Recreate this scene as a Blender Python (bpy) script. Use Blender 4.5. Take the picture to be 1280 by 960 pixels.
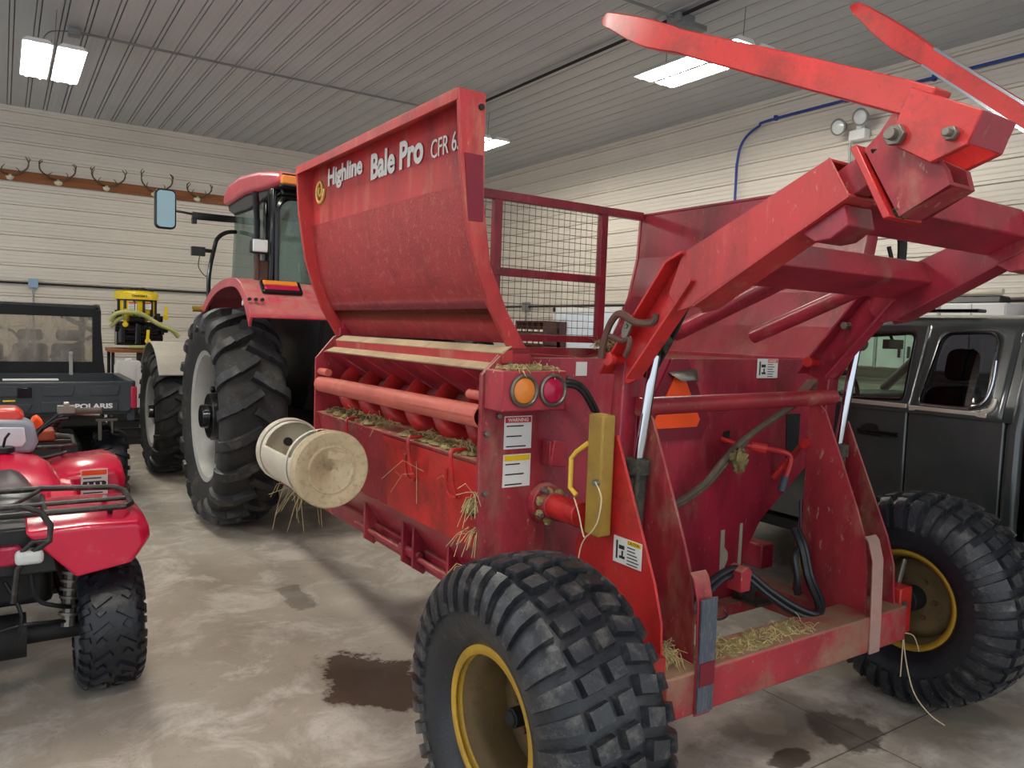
import bpy, bmesh, math, random
from mathutils import Vector, Matrix
random.seed(7)
for _o in list(bpy.data.objects): bpy.data.objects.remove(_o)
SC = bpy.context.scene
COL = SC.collection
# ---------------------------------------------------------------- camera, light, exposure
cam_d = bpy.data.cameras.new('camera'); cam = bpy.data.objects.new('camera', cam_d); COL.objects.link(cam)
cam_d.sensor_width = 36; cam_d.lens = 956/1280*36; cam_d.clip_start = .05
R3 = Matrix(((0.8321972, 0.0086989, -0.5544115), (-0.5533638, 0.0764347, -0.8294252), (0.0351612, 0.9970366, 0.0684225)))
cam.matrix_world = Matrix.Translation((0, 0, 1.75)) @ R3.to_4x4()
SC.camera = cam
SC.view_settings.view_transform = 'Standard'; SC.view_settings.look = 'None'
SC.view_settings.gamma = 1; SC.view_settings.use_curve_mapping = False
SC.view_settings.exposure = 0.3
W = bpy.data.worlds.new('daylight'); SC.world = W; W.use_nodes = True
_bg = W.node_tree.nodes['Background']; _bg.inputs[0].default_value = (.88, .94, 1, 1); _bg.inputs[1].default_value = 1.05
TUBE_POWER = 62.0      # emission of the fluorescent tubes

# ---------------------------------------------------------------- materials
def lin(c):
    return tuple(((v/255)/12.92 if v/255 <= .04045 else ((v/255+.055)/1.055)**2.4) for v in c)+(1,)
def mat(name, c, rough=.5, metal=0, dust=None, dust_amt=0, dscale=6, mott=.12, mscale=3, spec=None, coat=0, bump=0, bscale=60, up=0, alpha=None, stretch=None, grime=None, grime_amt=0):
    m = bpy.data.materials.new(name); m.use_nodes = True; nt = m.node_tree; N = nt.nodes; L = nt.links
    b = N['Principled BSDF']; b.inputs['Roughness'].default_value = rough; b.inputs['Metallic'].default_value = metal
    if coat: b.inputs['Coat Weight'].default_value = coat; b.inputs['Coat Roughness'].default_value = .15
    if spec is not None: b.inputs['Specular IOR Level'].default_value = spec
    tc = N.new('ShaderNodeTexCoord'); src = tc.outputs['Object']
    if stretch:
        mp = N.new('ShaderNodeMapping'); mp.inputs['Scale'].default_value = stretch; L.new(src, mp.inputs[0]); src = mp.outputs[0]
    def noise(s, det=6, ro=.6):
        n = N.new('ShaderNodeTexNoise'); n.inputs['Scale'].default_value = s; n.inputs['Detail'].default_value = det; n.inputs['Roughness'].default_value = ro
        L.new(src, n.inputs['Vector']); return n.outputs['Fac']
    def mix(f, a, bb):
        x = N.new('ShaderNodeMix'); x.data_type = 'RGBA'
        if isinstance(f, float): x.inputs[0].default_value = f
        else: L.new(f, x.inputs[0])
        for sock, v in ((6, a), (7, bb)):
            if isinstance(v, tuple): x.inputs[sock].default_value = v
            else: L.new(v, x.inputs[sock])
        return x.outputs[2]
    def ramp(f, lo, hi, top=1.0):
        r = N.new('ShaderNodeMapRange'); r.inputs['From Min'].default_value = lo; r.inputs['From Max'].default_value = hi; r.inputs['To Max'].default_value = top
        L.new(f, r.inputs['Value']); return r.outputs['Result']
    base = lin(c)
    col = base
    if mott:
        dk = tuple(v*(1-mott*2) for v in base[:3])+(1,)
        lt = tuple(min(1, v*(1+mott)+.01*mott) for v in base[:3])+(1,)
        col = mix(ramp(noise(mscale), .3, .7), dk, lt)
    if grime:
        col = mix(ramp(noise(mscale*1.3, 9, .72), .60-.25*grime_amt, .72-.1*grime_amt, .75), col, lin(grime))
        col = mix(ramp(noise(38, 5, .75), .60, .68, grime_amt), col, lin(grime))
    if dust:
        f = ramp(noise(dscale, 8, .68), .62-.32*dust_amt, .62-.32*dust_amt+.22, min(1, dust_amt+.25))
        col = mix(f, col, lin(dust))
        f2 = ramp(noise(dscale*9, 4, .7), .63, .69, min(1.0, dust_amt*2.0))
        col = mix(f2, col, lin(dust))
        if up:
            g = N.new('ShaderNodeNewGeometry'); sx = N.new('ShaderNodeSeparateXYZ'); L.new(g.outputs['Normal'], sx.inputs[0])
            mu = N.new('ShaderNodeMath'); mu.operation = 'MULTIPLY'
            L.new(ramp(sx.outputs[2], .35, .9, up), mu.inputs[0]); L.new(ramp(noise(dscale*1.7), .3, .55), mu.inputs[1])
            col = mix(mu.outputs[0], col, lin(dust))
    if isinstance(col, tuple): b.inputs['Base Color'].default_value = col
    else: L.new(col, b.inputs['Base Color'])
    if bump:
        bn = N.new('ShaderNodeBump'); bn.inputs['Strength'].default_value = bump; bn.inputs['Distance'].default_value = .01
        L.new(noise(bscale), bn.inputs['Height']); L.new(bn.outputs[0], b.inputs['Normal'])
    if alpha is not None: b.inputs['Alpha'].default_value = alpha
    return m
def glow(name, c, s):
    m = bpy.data.materials.new(name); m.use_nodes = True; nt = m.node_tree
    e = nt.nodes.new('ShaderNodeEmission'); e.inputs[0].default_value = lin(c); e.inputs[1].default_value = s
    nt.links.new(e.outputs[0], nt.nodes['Material Output'].inputs[0]); return m
def glass(name, tint=(200, 225, 215), haze=.12, hazec=(200, 200, 190), rough=.02):
    m = bpy.data.materials.new(name); m.use_nodes = True; nt = m.node_tree; N = nt.nodes; L = nt.links
    N.remove(N['Principled BSDF'])
    t = N.new('ShaderNodeBsdfTransparent'); t.inputs[0].default_value = lin(tint)
    g = N.new('ShaderNodeBsdfGlossy'); g.inputs['Roughness'].default_value = rough
    fr = N.new('ShaderNodeFresnel'); fr.inputs[0].default_value = 1.5
    a = N.new('ShaderNodeMixShader'); L.new(fr.outputs[0], a.inputs[0]); L.new(t.outputs[0], a.inputs[1]); L.new(g.outputs[0], a.inputs[2])
    d = N.new('ShaderNodeBsdfDiffuse'); d.inputs[0].default_value = lin(hazec)
    tc = N.new('ShaderNodeTexCoord'); mp = N.new('ShaderNodeMapping'); mp.inputs['Scale'].default_value = (1, 1, .35)
    n = N.new('ShaderNodeTexNoise'); n.inputs['Scale'].default_value = 9; n.inputs['Detail'].default_value = 7
    L.new(tc.outputs['Object'], mp.inputs[0]); L.new(mp.outputs[0], n.inputs[0])
    r = N.new('ShaderNodeMapRange'); r.inputs['From Min'].default_value = .35; r.inputs['From Max'].default_value = .75; r.inputs['To Min'].default_value = haze*.5; r.inputs['To Max'].default_value = min(1, haze*2)
    L.new(n.outputs['Fac'], r.inputs[0])
    b = N.new('ShaderNodeMixShader'); L.new(r.outputs[0], b.inputs[0]); L.new(a.outputs[0], b.inputs[1]); L.new(d.outputs[0], b.inputs[2])
    L.new(b.outputs[0], N['Material Output'].inputs[0]); return m

TAN = (178, 160, 128)
GR = dict(grime=(96, 30, 34), grime_amt=.55)
RED = mat('red_paint', (162, 40, 60), .33, **GR, dust=(176, 132, 112), dust_amt=.2, dscale=5, mott=.16, up=.5, stretch=(1, 1, .4))  # same paint; magenta shift puts the cool light at the rear into the colour
RED_FR = mat('bright_red_paint', (198, 44, 44), .34, dust=(160, 104, 84), dust_amt=.14, dscale=9, mott=.12, grime=(92, 34, 28), grime_amt=.45)  # brighter, warmer copy of the implement's red
RED_DU = mat('dusty_red_paint', (166, 46, 58), .48, **GR, dust=(180, 146, 120), dust_amt=.32, dscale=4, mott=.16, up=.6, stretch=(1, 1, .45))
RED_BEAM = mat('mud_rubbed_red', (172, 46, 58), .5, dust=(152, 124, 100), dust_amt=.55, dscale=4, mott=.16, up=.9, grime=(110, 50, 46), grime_amt=.5)
RED_HOP = mat('hopper_red_paint', (184, 54, 56), .40, grime=(120, 44, 44), grime_amt=.4, dust=(196, 150, 120), dust_amt=.26, dscale=7, mott=.1, stretch=(1, 1, .3))
PINK = mat('tractor_red_paint', (196, 66, 82), .35, dust=(190, 170, 150), dust_amt=.16, mott=.08, up=.5, coat=.3)
ATVRED = mat('glossy_red_plastic', (206, 16, 62), .26, mott=.06, coat=.4, dust=(216, 120, 140), dust_amt=.1, dscale=12)
RUB = mat('tyre_rubber', (30, 33, 40), .36, dust=(92, 88, 80), dust_amt=.1, dscale=6, mott=.2, bump=.3, bscale=40)
RUBD = mat('dusty_tyre_rubber', (44, 43, 42), .72, dust=(122, 112, 96), dust_amt=.24, dscale=5, mott=.2, bump=.3, bscale=40)
LUG = mat('worn_lug_rubber', (40, 42, 48), .34, dust=(134, 130, 122), dust_amt=.3, dscale=14, mott=.25, bump=.5, bscale=30)
BLK = mat('black_plastic', (22, 22, 24), .45, mott=.2, dust=(90, 85, 78), dust_amt=.06)
BLKG = mat('gloss_black', (14, 14, 17), .18, mott=.1)
BLKD = mat('black_steel_and_shade', (20, 19, 20), .7, mott=.3, dust=(80, 70, 58), dust_amt=.12)
CLOTHB = mat('black_canvas', (30, 31, 34), .85, mott=.2, bump=.4, bscale=25)
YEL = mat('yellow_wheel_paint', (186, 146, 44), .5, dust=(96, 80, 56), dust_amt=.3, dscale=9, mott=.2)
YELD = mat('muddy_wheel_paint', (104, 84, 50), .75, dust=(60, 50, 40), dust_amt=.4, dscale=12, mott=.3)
YELS = mat('old_yellow_paint', (156, 124, 46), .5, dust=(110, 92, 60), dust_amt=.3, dscale=8, mott=.2)
YELT = mat('bright_yellow_plastic', (232, 200, 16), .35, mott=.06)
SIL = mat('silver_wheel_paint', (176, 174, 168), .42, dust=(120, 110, 95), dust_amt=.2, dscale=6, mott=.1)
STEEL = mat('dull_steel', (128, 124, 116), .45, metal=.7, dust=(90, 78, 60), dust_amt=.25, mott=.2)
CHROME = mat('chrome', (205, 210, 218), .12, metal=1, mott=.03)
GREASE = mat('greasy_cylinder', (58, 56, 50), .8, dust=(96, 88, 66), dust_amt=.5, dscale=20, mott=.35, bump=1, bscale=50)
RUST = mat('rusty_steel', (92, 62, 52), .7, dust=(60, 48, 40), dust_amt=.4, dscale=15, mott=.2)
CREAM = mat('dirty_white_plastic', (218, 210, 190), .5, dust=(176, 140, 74), dust_amt=.16, dscale=5, mott=.06)
CREAMF = mat('chaff_stained_plastic', (204, 186, 150), .7, dust=(112, 86, 48), dust_amt=.34, dscale=34, mott=.12, bump=.3)
HAY = mat('dry_hay', (164, 148, 98), .9, dust=(96, 86, 50), dust_amt=.4, dscale=22, mott=.25, bump=1, bscale=70)
STRAW = mat('straw', (192, 174, 124), .8, mott=.15, mscale=12)
WHITE = mat('white_paint', (232, 232, 230), .4, mott=.03)
WHITES = mat('white_sticker', (226, 226, 222), .5, dust=(150, 130, 100), dust_amt=.1, dscale=40, mott=.03)
INK = mat('black_ink', (25, 25, 25), .6, mott=0)
REDINK = mat('red_ink', (196, 30, 40), .6, mott=0)
YELINK = mat('yellow_ink', (236, 196, 20), .6, mott=0)
GOLD = mat('gold_ink', (232, 200, 110), .5, mott=0)
ORANGE = mat('reflective_orange', (255, 84, 20), .45, mott=.03)
BURG = mat('dark_reflective_red', (120, 16, 40), .4, mott=.05)
AMB = mat('amber_lens', (226, 132, 44), .25, dust=(176, 130, 84), dust_amt=.34, dscale=30, mott=.1)
RLENS = mat('red_lens', (172, 20, 62), .22, dust=(180, 110, 110), dust_amt=.2, dscale=30, mott=.1)
CLEAR = mat('clear_lens', (214, 216, 214), .15, mott=.05)
TRUCK = mat('dark_truck_paint', (58, 64, 64), .28, dust=(104, 100, 90), dust_amt=.14, dscale=7, mott=.15, coat=.8)
MUD = mat('muddy_dark_panel', (30, 28, 27), .7, dust=(84, 76, 64), dust_amt=.4, dscale=14, mott=.3, bump=1)
GREY = mat('grey_plastic', (120, 122, 122), .5, mott=.08)
WOOD = mat('brown_board', (148, 88, 46), .7, mott=.2, mscale=5, stretch=(.3, 4, 4), dust=(110, 70, 40), dust_amt=.3)
WOODD = mat('dark_brown_wood', (78, 44, 42), .6, mott=.2)
BONE = mat('bone', (214, 204, 180), .7, mott=.1)
HORN = mat('antler', (92, 76, 58), .6, mott=.3, mscale=14)
HOSEY = mat('ribbed_hose', (176, 178, 112), .5, mott=.1)
BLUE = mat('blue_pipe', (36, 66, 148), .4, mott=.1)
GALV = mat('galvanised_conduit', (140, 142, 144), .4, metal=.5, mott=.1)
SKYB = mat('pale_blue_box', (150, 176, 206), .5, mott=.05)
SEATG = mat('seat_fabric', (58, 58, 60), .9, mott=.15)
MIRR = mat('mirror_glass', (128, 146, 148), .04, metal=1, mott=.02)
GL_CAB = glass('cab_glass', (188, 214, 204), .16, (176, 190, 180))
GL_TR = glass('truck_glass', (170, 205, 185), .05)
GL_DK = glass('tinted_glass', (70, 72, 80), .02, (40, 40, 40))
VINYL = glass('clear_vinyl', (225, 218, 205), .25, (205, 196, 180), .15)

# ---------------------------------------------------------------- mesh helpers
def V(*a): return Vector(a)
def root_off(p):
    o = Vector((0, 0, 0))
    while p is not None:
        o += p.location; p = p.parent
    return o
class MB:
    def __init__(s): s.v = []; s.f = []; s.m = []; s.cur = 0; s.st = []
    def add(s, vs, fs):
        s.st.append((len(s.v), len(s.f))); n = len(s.v); s.v += [tuple(x) for x in vs]; s.f += [tuple(i+n for i in f) for f in fs]; s.m += [s.cur]*len(fs); return s
    def box(s, x0, x1, y0, y1, z0, z1):
        v = [(x, y, z) for x in (x0, x1) for y in (y0, y1) for z in (z0, z1)]
        return s.add(v, [(0, 1, 3, 2), (4, 6, 7, 5), (0, 4, 5, 1), (2, 3, 7, 6), (0, 2, 6, 4), (1, 5, 7, 3)])
    def obox(s, c, ux, uy, uz, hx, hy, hz):      # oriented box
        c = Vector(c); v = [c+ux*a*hx+uy*b*hy+uz*d*hz for a in (-1, 1) for b in (-1, 1) for d in (-1, 1)]
        return s.add(v, [(0, 1, 3, 2), (4, 6, 7, 5), (0, 4, 5, 1), (2, 3, 7, 6), (0, 2, 6, 4), (1, 5, 7, 3)])
    def prism(s, poly, ax, a, b):
        n = len(poly)
        def p(q, t): return (t, q[0], q[1]) if ax == 'x' else (q[0], t, q[1]) if ax == 'y' else (q[0], q[1], t)
        v = [p(q, a) for q in poly]+[p(q, b) for q in poly]
        return s.add(v, [tuple(range(n)), tuple(range(2*n-1, n-1, -1))]+[(i, (i+1) % n, (i+1) % n+n, i+n) for i in range(n)])
    def sheet(s, line, ax, a, b, th):
        up = []
        L = [Vector(p) for p in line]
        for i, p in enumerate(L):
            d = (L[min(i+1, len(L)-1)]-L[max(i-1, 0)]).normalized(); up.append((p.x-d.y*th, p.y+d.x*th))
        n = len(L)
        for i in range(n-1): s.prism([tuple(L[i]), tuple(L[i+1]), up[i+1], up[i]], ax, a, b)
        return s
    def frame(s, d):
        d = Vector(d).normalized(); u = d.cross(Vector((0, 0, 1)))
        if u.length < .05: u = d.cross(Vector((0, 1, 0)))
        u.normalize(); return d, u, u.cross(d)
    def cyl(s, p0, p1, r0, r1=None, n=20, cap=True):
        r1 = r0 if r1 is None else r1; p0 = Vector(p0); p1 = Vector(p1); d, u, w = s.frame(p1-p0)
        v = [p0+(u*math.cos(t)+w*math.sin(t))*r0 for t in [2*math.pi*i/n for i in range(n)]]+[p1+(u*math.cos(t)+w*math.sin(t))*r1 for t in [2*math.pi*i/n for i in range(n)]]
        f = [(i, (i+1) % n, (i+1) % n+n, i+n) for i in range(n)]
        if cap: f += [tuple(range(n-1, -1, -1)), tuple(range(n, 2*n))]
        return s.add(v, f)
    def tube(s, pts, r, n=8, smooth=0, cap=True):
        P = [Vector(p) for p in pts]
        if smooth: P = catmull(P, smooth)
        rs = r if isinstance(r, list) else [r]*len(P)
        if isinstance(r, list) and len(r) != len(P): rs = [r[0]+(r[-1]-r[0])*i/(len(P)-1) for i in range(len(P))]
        d = (P[1]-P[0]).normalized(); _, u, w = s.frame(d); v = []
        for i, p in enumerate(P):
            dd = (P[min(i+1, len(P)-1)]-P[max(i-1, 0)]).normalized()
            u = (u-dd*u.dot(dd)).normalized(); w = dd.cross(u)
            v += [p+(u*math.cos(2*math.pi*k/n)+w*math.sin(2*math.pi*k/n))*rs[i] for k in range(n)]
        f = []
        for i in range(len(P)-1):
            for k in range(n): f.append((i*n+k, i*n+(k+1) % n, (i+1)*n+(k+1) % n, (i+1)*n+k))
        if cap: f += [tuple(range(n-1, -1, -1)), tuple(range((len(P)-1)*n, len(P)*n))]
        return s.add(v, f)
    def revolve(s, prof, o, ax='x', n=48, closed=False, a0=0, a1=2*math.pi):
        full = abs(a1-a0-2*math.pi) < 1e-6; m = n if full else n+1; v = []
        for k in range(m):
            t = a0+(a1-a0)*k/n; c, sn = math.cos(t), math.sin(t)
            for a, r in prof:
                v.append((o[0]+a, o[1]+r*c, o[2]+r*sn) if ax == 'x' else (o[0]+r*c, o[1]+a, o[2]+r*sn) if ax == 'y' else (o[0]+r*c, o[1]+r*sn, o[2]+a))
        q = len(prof); f = []
        for k in range(n):
            k2 = (k+1) % m
            for i in range(q if closed else q-1):
                j = (i+1) % q; f.append((k*q+i, k*q+j, k2*q+j, k2*q+i))
        return s.add(v, f)
    def blob(s, c, rx, ry, rz, n=12, jit=.15):
        v = []; f = []; m = n//2
        for i in range(m+1):
            ph = math.pi*i/m
            for k in range(n):
                t = 2*math.pi*k/n; j = 1+random.uniform(-jit, jit)
                v.append((c[0]+rx*math.sin(ph)*math.cos(t)*j, c[1]+ry*math.sin(ph)*math.sin(t)*j, c[2]+rz*math.cos(ph)*j))
        for i in range(m):
            for k in range(n): f.append((i*n+k, i*n+(k+1) % n, (i+1)*n+(k+1) % n, (i+1)*n+k))
        return s.add(v, f)
    def each(s, name, m, parent=None, lb=None, **k):
        st = s.st+[(len(s.v), len(s.f))]; out = []
        for (v0, f0), (v1, f1) in zip(st[:-1], st[1:]):
            q = MB(); q.add(s.v[v0:v1], [tuple(i-v0 for i in f) for f in s.f[f0:f1]]); o = q.build(name, m, parent, **k); out.append(o)
        return out
    def build(s, name, m, parent=None, bevel=0, sm=35, solid=0, seg=2, sub=0):
        off = root_off(parent); me = bpy.data.meshes.new(name)
        me.from_pydata([tuple(Vector(v)-off) for v in s.v], [], s.f)
        for mm in (m if isinstance(m, (list, tuple)) else [m]): me.materials.append(mm)
        if isinstance(m, (list, tuple)) and len(me.polygons) == len(s.m):
            for p, k in zip(me.polygons, s.m): p.material_index = k
        bm = bmesh.new(); bm.from_mesh(me); bmesh.ops.remove_doubles(bm, verts=bm.verts, dist=1e-5)
        if not solid: bmesh.ops.recalc_face_normals(bm, faces=bm.faces)
        bm.to_mesh(me); bm.free()
        for p in me.polygons: p.use_smooth = True
        me.set_sharp_from_angle(angle=math.radians(sm))
        o = bpy.data.objects.new(name, me); COL.objects.link(o)
        if parent is not None: o.parent = parent
        if solid:
            md = o.modifiers.new('s', 'SOLIDIFY'); md.thickness = solid; md.offset = 0
        if bevel:
            md = o.modifiers.new('b', 'BEVEL'); md.width = bevel; md.segments = seg; md.limit_method = 'ANGLE'; md.angle_limit = math.radians(40); md.harden_normals = False
        if sub:
            md = o.modifiers.new('u', 'SUBSURF'); md.levels = sub; md.render_levels = sub
        return o
def catmull(P, k):
    out = []
    for i in range(len(P)-1):
        a = P[max(i-1, 0)]; b = P[i]; c = P[i+1]; d = P[min(i+2, len(P)-1)]
        for j in range(k):
            t = j/k; out.append(.5*((2*b)+(c-a)*t+(2*a-5*b+4*c-d)*t*t+(3*b-a-3*c+d)*t**3))
    out.append(P[-1]); return out
def thing(name, label, cat, loc=(0, 0, 0), group=None):
    o = bpy.data.objects.new(name, None); COL.objects.link(o); o.empty_display_size = .1
    o.location = loc; o['label'] = label; o['category'] = cat
    if group: o['group'] = group
    return o
def tag(o, label, cat, group=None, kind=None):
    o['label'] = label; o['category'] = cat
    if group: o['group'] = group
    if kind: o['kind'] = kind
    return o
def struct(o): o['kind'] = 'structure'; return o
def lab(o, s): o['label'] = s; return o
def text(name, s, m, parent, org, u, v, w, h, th=.002, bold=0.0, shear=0, mi=None):
    cu = bpy.data.curves.new(name, 'FONT'); cu.body = s; cu.size = 1; cu.extrude = .5; cu.offset = bold; cu.shear = shear; cu.resolution_u = 3
    t = bpy.data.objects.new('tmp', cu); COL.objects.link(t); bpy.context.view_layer.update()
    me = bpy.data.meshes.new_from_object(t.evaluated_get(bpy.context.evaluated_depsgraph_get()))
    bpy.data.objects.remove(t)
    xs = [q.co.x for q in me.vertices]; ys = [q.co.y for q in me.vertices]
    x0, x1, y0, y1 = min(xs), max(xs), min(ys), max(ys)
    u = Vector(u).normalized(); v = Vector(v).normalized(); n = u.cross(v); off = root_off(parent)
    for q in me.vertices:
        c = q.co; q.co = Vector(org)-off+u*((c.x-x0)/(x1-x0)*w)+v*((c.y-y0)/(y1-y0)*h)+n*(c.z*th)
    me.materials.clear(); me.materials.append(m)
    o = bpy.data.objects.new(name, me); COL.objects.link(o)
    if parent is not None: o.parent = parent
    return o
def decal(name, parent, org, u, v, w, h, head=None, lines=5, headtext=None, split=False, m=None):
    """thin printed sticker: plate, coloured header, printed bars"""
    u = Vector(u).normalized(); v = Vector(v).normalized(); n = u.cross(v); org = Vector(org)
    b = MB()
    def quad(a0, a1, c0, c1, d, t):
        c = org+u*(a0+a1)/2*w+v*(c0+c1)/2*h+n*d; b.obox(c, u, v, n, (a1-a0)/2*w, (c1-c0)/2*h, t)
    b.cur = 0; quad(0, 1, 0, 1, .001, .001)
    x0 = .5 if split else .08
    if head: b.cur = 1; quad(x0 if split else .03, .97, .8, .97, .0022, .0004)
    b.cur = 2
    for i in range(lines):
        y = .7-.62*i/max(1, lines-1); quad(x0, x0+(.92-x0)*random.uniform(.6, 1), y-.02, y+.02, .0022, .0004)
    if split:
        quad(.1, .16, .15, .85, .0022, .0004); quad(.2, .4, .55, .7, .0022, .0004); quad(.22, .42, .2, .3, .0022, .0004); quad(.3, .36, .3, .5, .0022, .0004)
    o = b.build(name, [m or WHITES, head or INK, INK], parent)
    if headtext: text('lettering', headtext, INK if head is YELINK else WHITES, o, org+u*(.12+(.4 if split else 0))*w+v*.83*h+n*.0028, u, v, w*(.4 if split else .75), h*.11, .0005, .02)
    return o

# ---------------------------------------------------------------- room shell
CEIL, WX, WY = 4.85, 8.3, 13.95
def ribbed(a, b, pitch, depth, groove=.012):
    """cross-section of ribbed steel sheeting: major rib each pitch, two faint minor ribs between"""
    out = []; t = a
    while t < b-.07:
        out += [(t, 0), (t+.004, -groove), (t+.008, -groove), (t+.013, depth), (t+.043, depth), (t+.048, -groove), (t+.052, -groove), (t+.056, 0)]
        for q in (.115, .17): out += [(t+q-.012, 0), (t+q, depth*.22), (t+q+.012, 0)]
        t += pitch
    out = [q for q in out if q[0] < b]; out.append((b, 0)); return out
SHEETW = mat('white_steel_sheet', (222, 214, 202), .42, mott=.04, mscale=.8)
SHEETC = mat('white_ceiling_steel', (184, 188, 192), .38, mott=.04, mscale=.8)
def strip(prof, fn, name, m):
    b = MB(); n = len(prof); v = [fn(p, 0) for p in prof]+[fn(p, 1) for p in prof]
    b.add(v, [(i, i+1, i+1+n, i+n) for i in range(n-1)])
    return b.build(name, m, sm=20)
pz = ribbed(-.04, CEIL, .2286, .02, .014)
struct(strip(pz, lambda p, e: ((-7, WX+.05)[e], WY-p[1], p[0]), 'wall_back', SHEETW))
struct(strip(pz, lambda p, e: (WX-p[1], (-6, WY+.05)[e], p[0]), 'wall_right', SHEETW))
px = ribbed(-7, WX+.05, .2286, .004, .03)
struct(strip(px, lambda p, e: (p[0], (-2.4, WY+.05)[e], CEIL-p[1]), 'ceiling', SHEETC))
b = MB(); b.box(-7, WX, WY-.05, WY+.05, CEIL-.05, CEIL+.02); struct(b.build('trim_1', SHEETW))
b = MB(); b.box(WX-.05, WX+.05, -6, WY, CEIL-.05, CEIL+.02); struct(b.build('trim_2', SHEETW))
# concrete floor
def floor_mat():
    m = bpy.data.materials.new('worn_concrete'); m.use_nodes = True; nt = m.node_tree; N = nt.nodes; L = nt.links; b = N['Principled BSDF']
    tc = N.new('ShaderNodeTexCoord')
    def nz(s, d=8, r=.62, dist=0):
        n = N.new('ShaderNodeTexNoise'); n.inputs['Scale'].default_value = s; n.inputs['Detail'].default_value = d; n.inputs['Roughness'].default_value = r; n.inputs['Distortion'].default_value = dist
        L.new(tc.outputs['Object'], n.inputs[0]); return n.outputs['Fac']
    def rp(f, a, c, t=1.0, lo=0.0):
        r = N.new('ShaderNodeMapRange'); r.inputs['From Min'].default_value = a; r.inputs['From Max'].default_value = c; r.inputs['To Max'].default_value = t; r.inputs['To Min'].default_value = lo
        L.new(f, r.inputs[0]); return r.outputs[0]
    def mx(f, a, c):
        x = N.new('ShaderNodeMix'); x.data_type = 'RGBA'; L.new(f, x.inputs[0])
        for k, q in ((6, a), (7, c)):
            if isinstance(q, tuple): x.inputs[k].default_value = q
            else: L.new(q, x.inputs[k])
        return x.outputs[2]
    c = mx(rp(nz(.7), .3, .7), lin((152, 140, 124)), lin((198, 190, 177)))
    c = mx(rp(nz(2.6, 8, .7, .6), .48, .62, .75), c, lin((222, 216, 206)))
    c = mx(rp(nz(1.3, 8, .7, .8), .55, .7, .55), c, lin((128, 112, 94)))
    c = mx(rp(nz(14, 6, .75), .6, .74, .5), c, lin((112, 98, 82)))
    c = mx(rp(nz(60, 3, .7), .62, .7, .5), c, lin((92, 82, 70)))
    wob = N.new('ShaderNodeTexNoise'); wob.inputs['Scale'].default_value = 2.6; wob.inputs['Detail'].default_value = 9; wob.inputs['Roughness'].default_value = .66; L.new(tc.outputs['Object'], wob.inputs[0])
    def math(op, a, v):
        m_ = N.new('ShaderNodeMath'); m_.operation = op
        for k, q in ((0, a), (1, v)):
            if isinstance(q, (int, float)): m_.inputs[k].default_value = q
            else: L.new(q, m_.inputs[k])
        return m_.outputs[0]
    rough = rp(nz(1.7), .3, .7, .62, .34)
    def stain(cx, cy, rx, ry, col, amt, ro=None, edge=.16, wobble=1.5):
        nonlocal c, rough
        mp = N.new('ShaderNodeMapping'); mp.vector_type = 'POINT'; mp.inputs['Location'].default_value = (-cx/rx, -cy/ry, 0); mp.inputs['Scale'].default_value = (1/rx, 1/ry, 0); L.new(tc.outputs['Object'], mp.inputs[0])
        ln = N.new('ShaderNodeVectorMath'); ln.operation = 'LENGTH'; L.new(mp.outputs[0], ln.inputs[0])
        d = math('ADD', ln.outputs['Value'], math('MULTIPLY', math('SUBTRACT', wob.outputs['Fac'], .5), wobble*2))
        f = rp(d, 1, 1-edge, amt); c = mx(f, c, lin(col))
        if ro is not None:
            r_ = N.new('ShaderNodeMix'); L.new(f, r_.inputs[0]); L.new(rough, r_.inputs[2]); r_.inputs[3].default_value = ro; rough = r_.outputs[0]
    stain(1.53, 3.42, .24, .40, (78, 60, 46), .88, .2)                 # oily puddle ahead of the near wheel
    stain(3.05, 2.08, .55, .26, (104, 88, 72), .65, .4, .5)  # wet stain, enlarged and darkened to hold the machine's shadow too
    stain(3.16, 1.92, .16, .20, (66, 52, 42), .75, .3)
    stain(2.93, 2.16, .12, .10, (176, 164, 144), .6)
    stain(3.8, 1.75, .6, .35, (118, 104, 88), .6, .5, .6)  # soft dark ground by the right wheel: machine shadow painted in with damp
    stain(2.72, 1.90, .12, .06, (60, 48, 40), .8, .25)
    stain(1.56, 4.76, .10, .25, (96, 84, 72), .6)
    stain(.7, 4.6, .5, .8, (150, 136, 118), .4, None, .8)
    # saw-cut joints
    sp = N.new('ShaderNodeSeparateXYZ'); L.new(tc.outputs['Object'], sp.inputs[0])
    for ax, v in ((0, 3.166), (1, 1.81)):
        dd = math('ABSOLUTE', math('SUBTRACT', sp.outputs[ax], v), 0); c = mx(rp(dd, .005, .003, .75), c, lin((60, 52, 44)))
    L.new(c, b.inputs['Base Color']); L.new(rough, b.inputs['Roughness'])
    bn = N.new('ShaderNodeBump'); bn.inputs['Strength'].default_value = .25; bn.inputs['Distance'].default_value = .01; L.new(nz(9), bn.inputs['Height']); L.new(bn.outputs[0], b.inputs['Normal'])
    return m
b = MB(); b.box(-7, WX+.05, -6, WY+.05, -.1, 0); struct(b.build('floor', floor_mat()))
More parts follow.
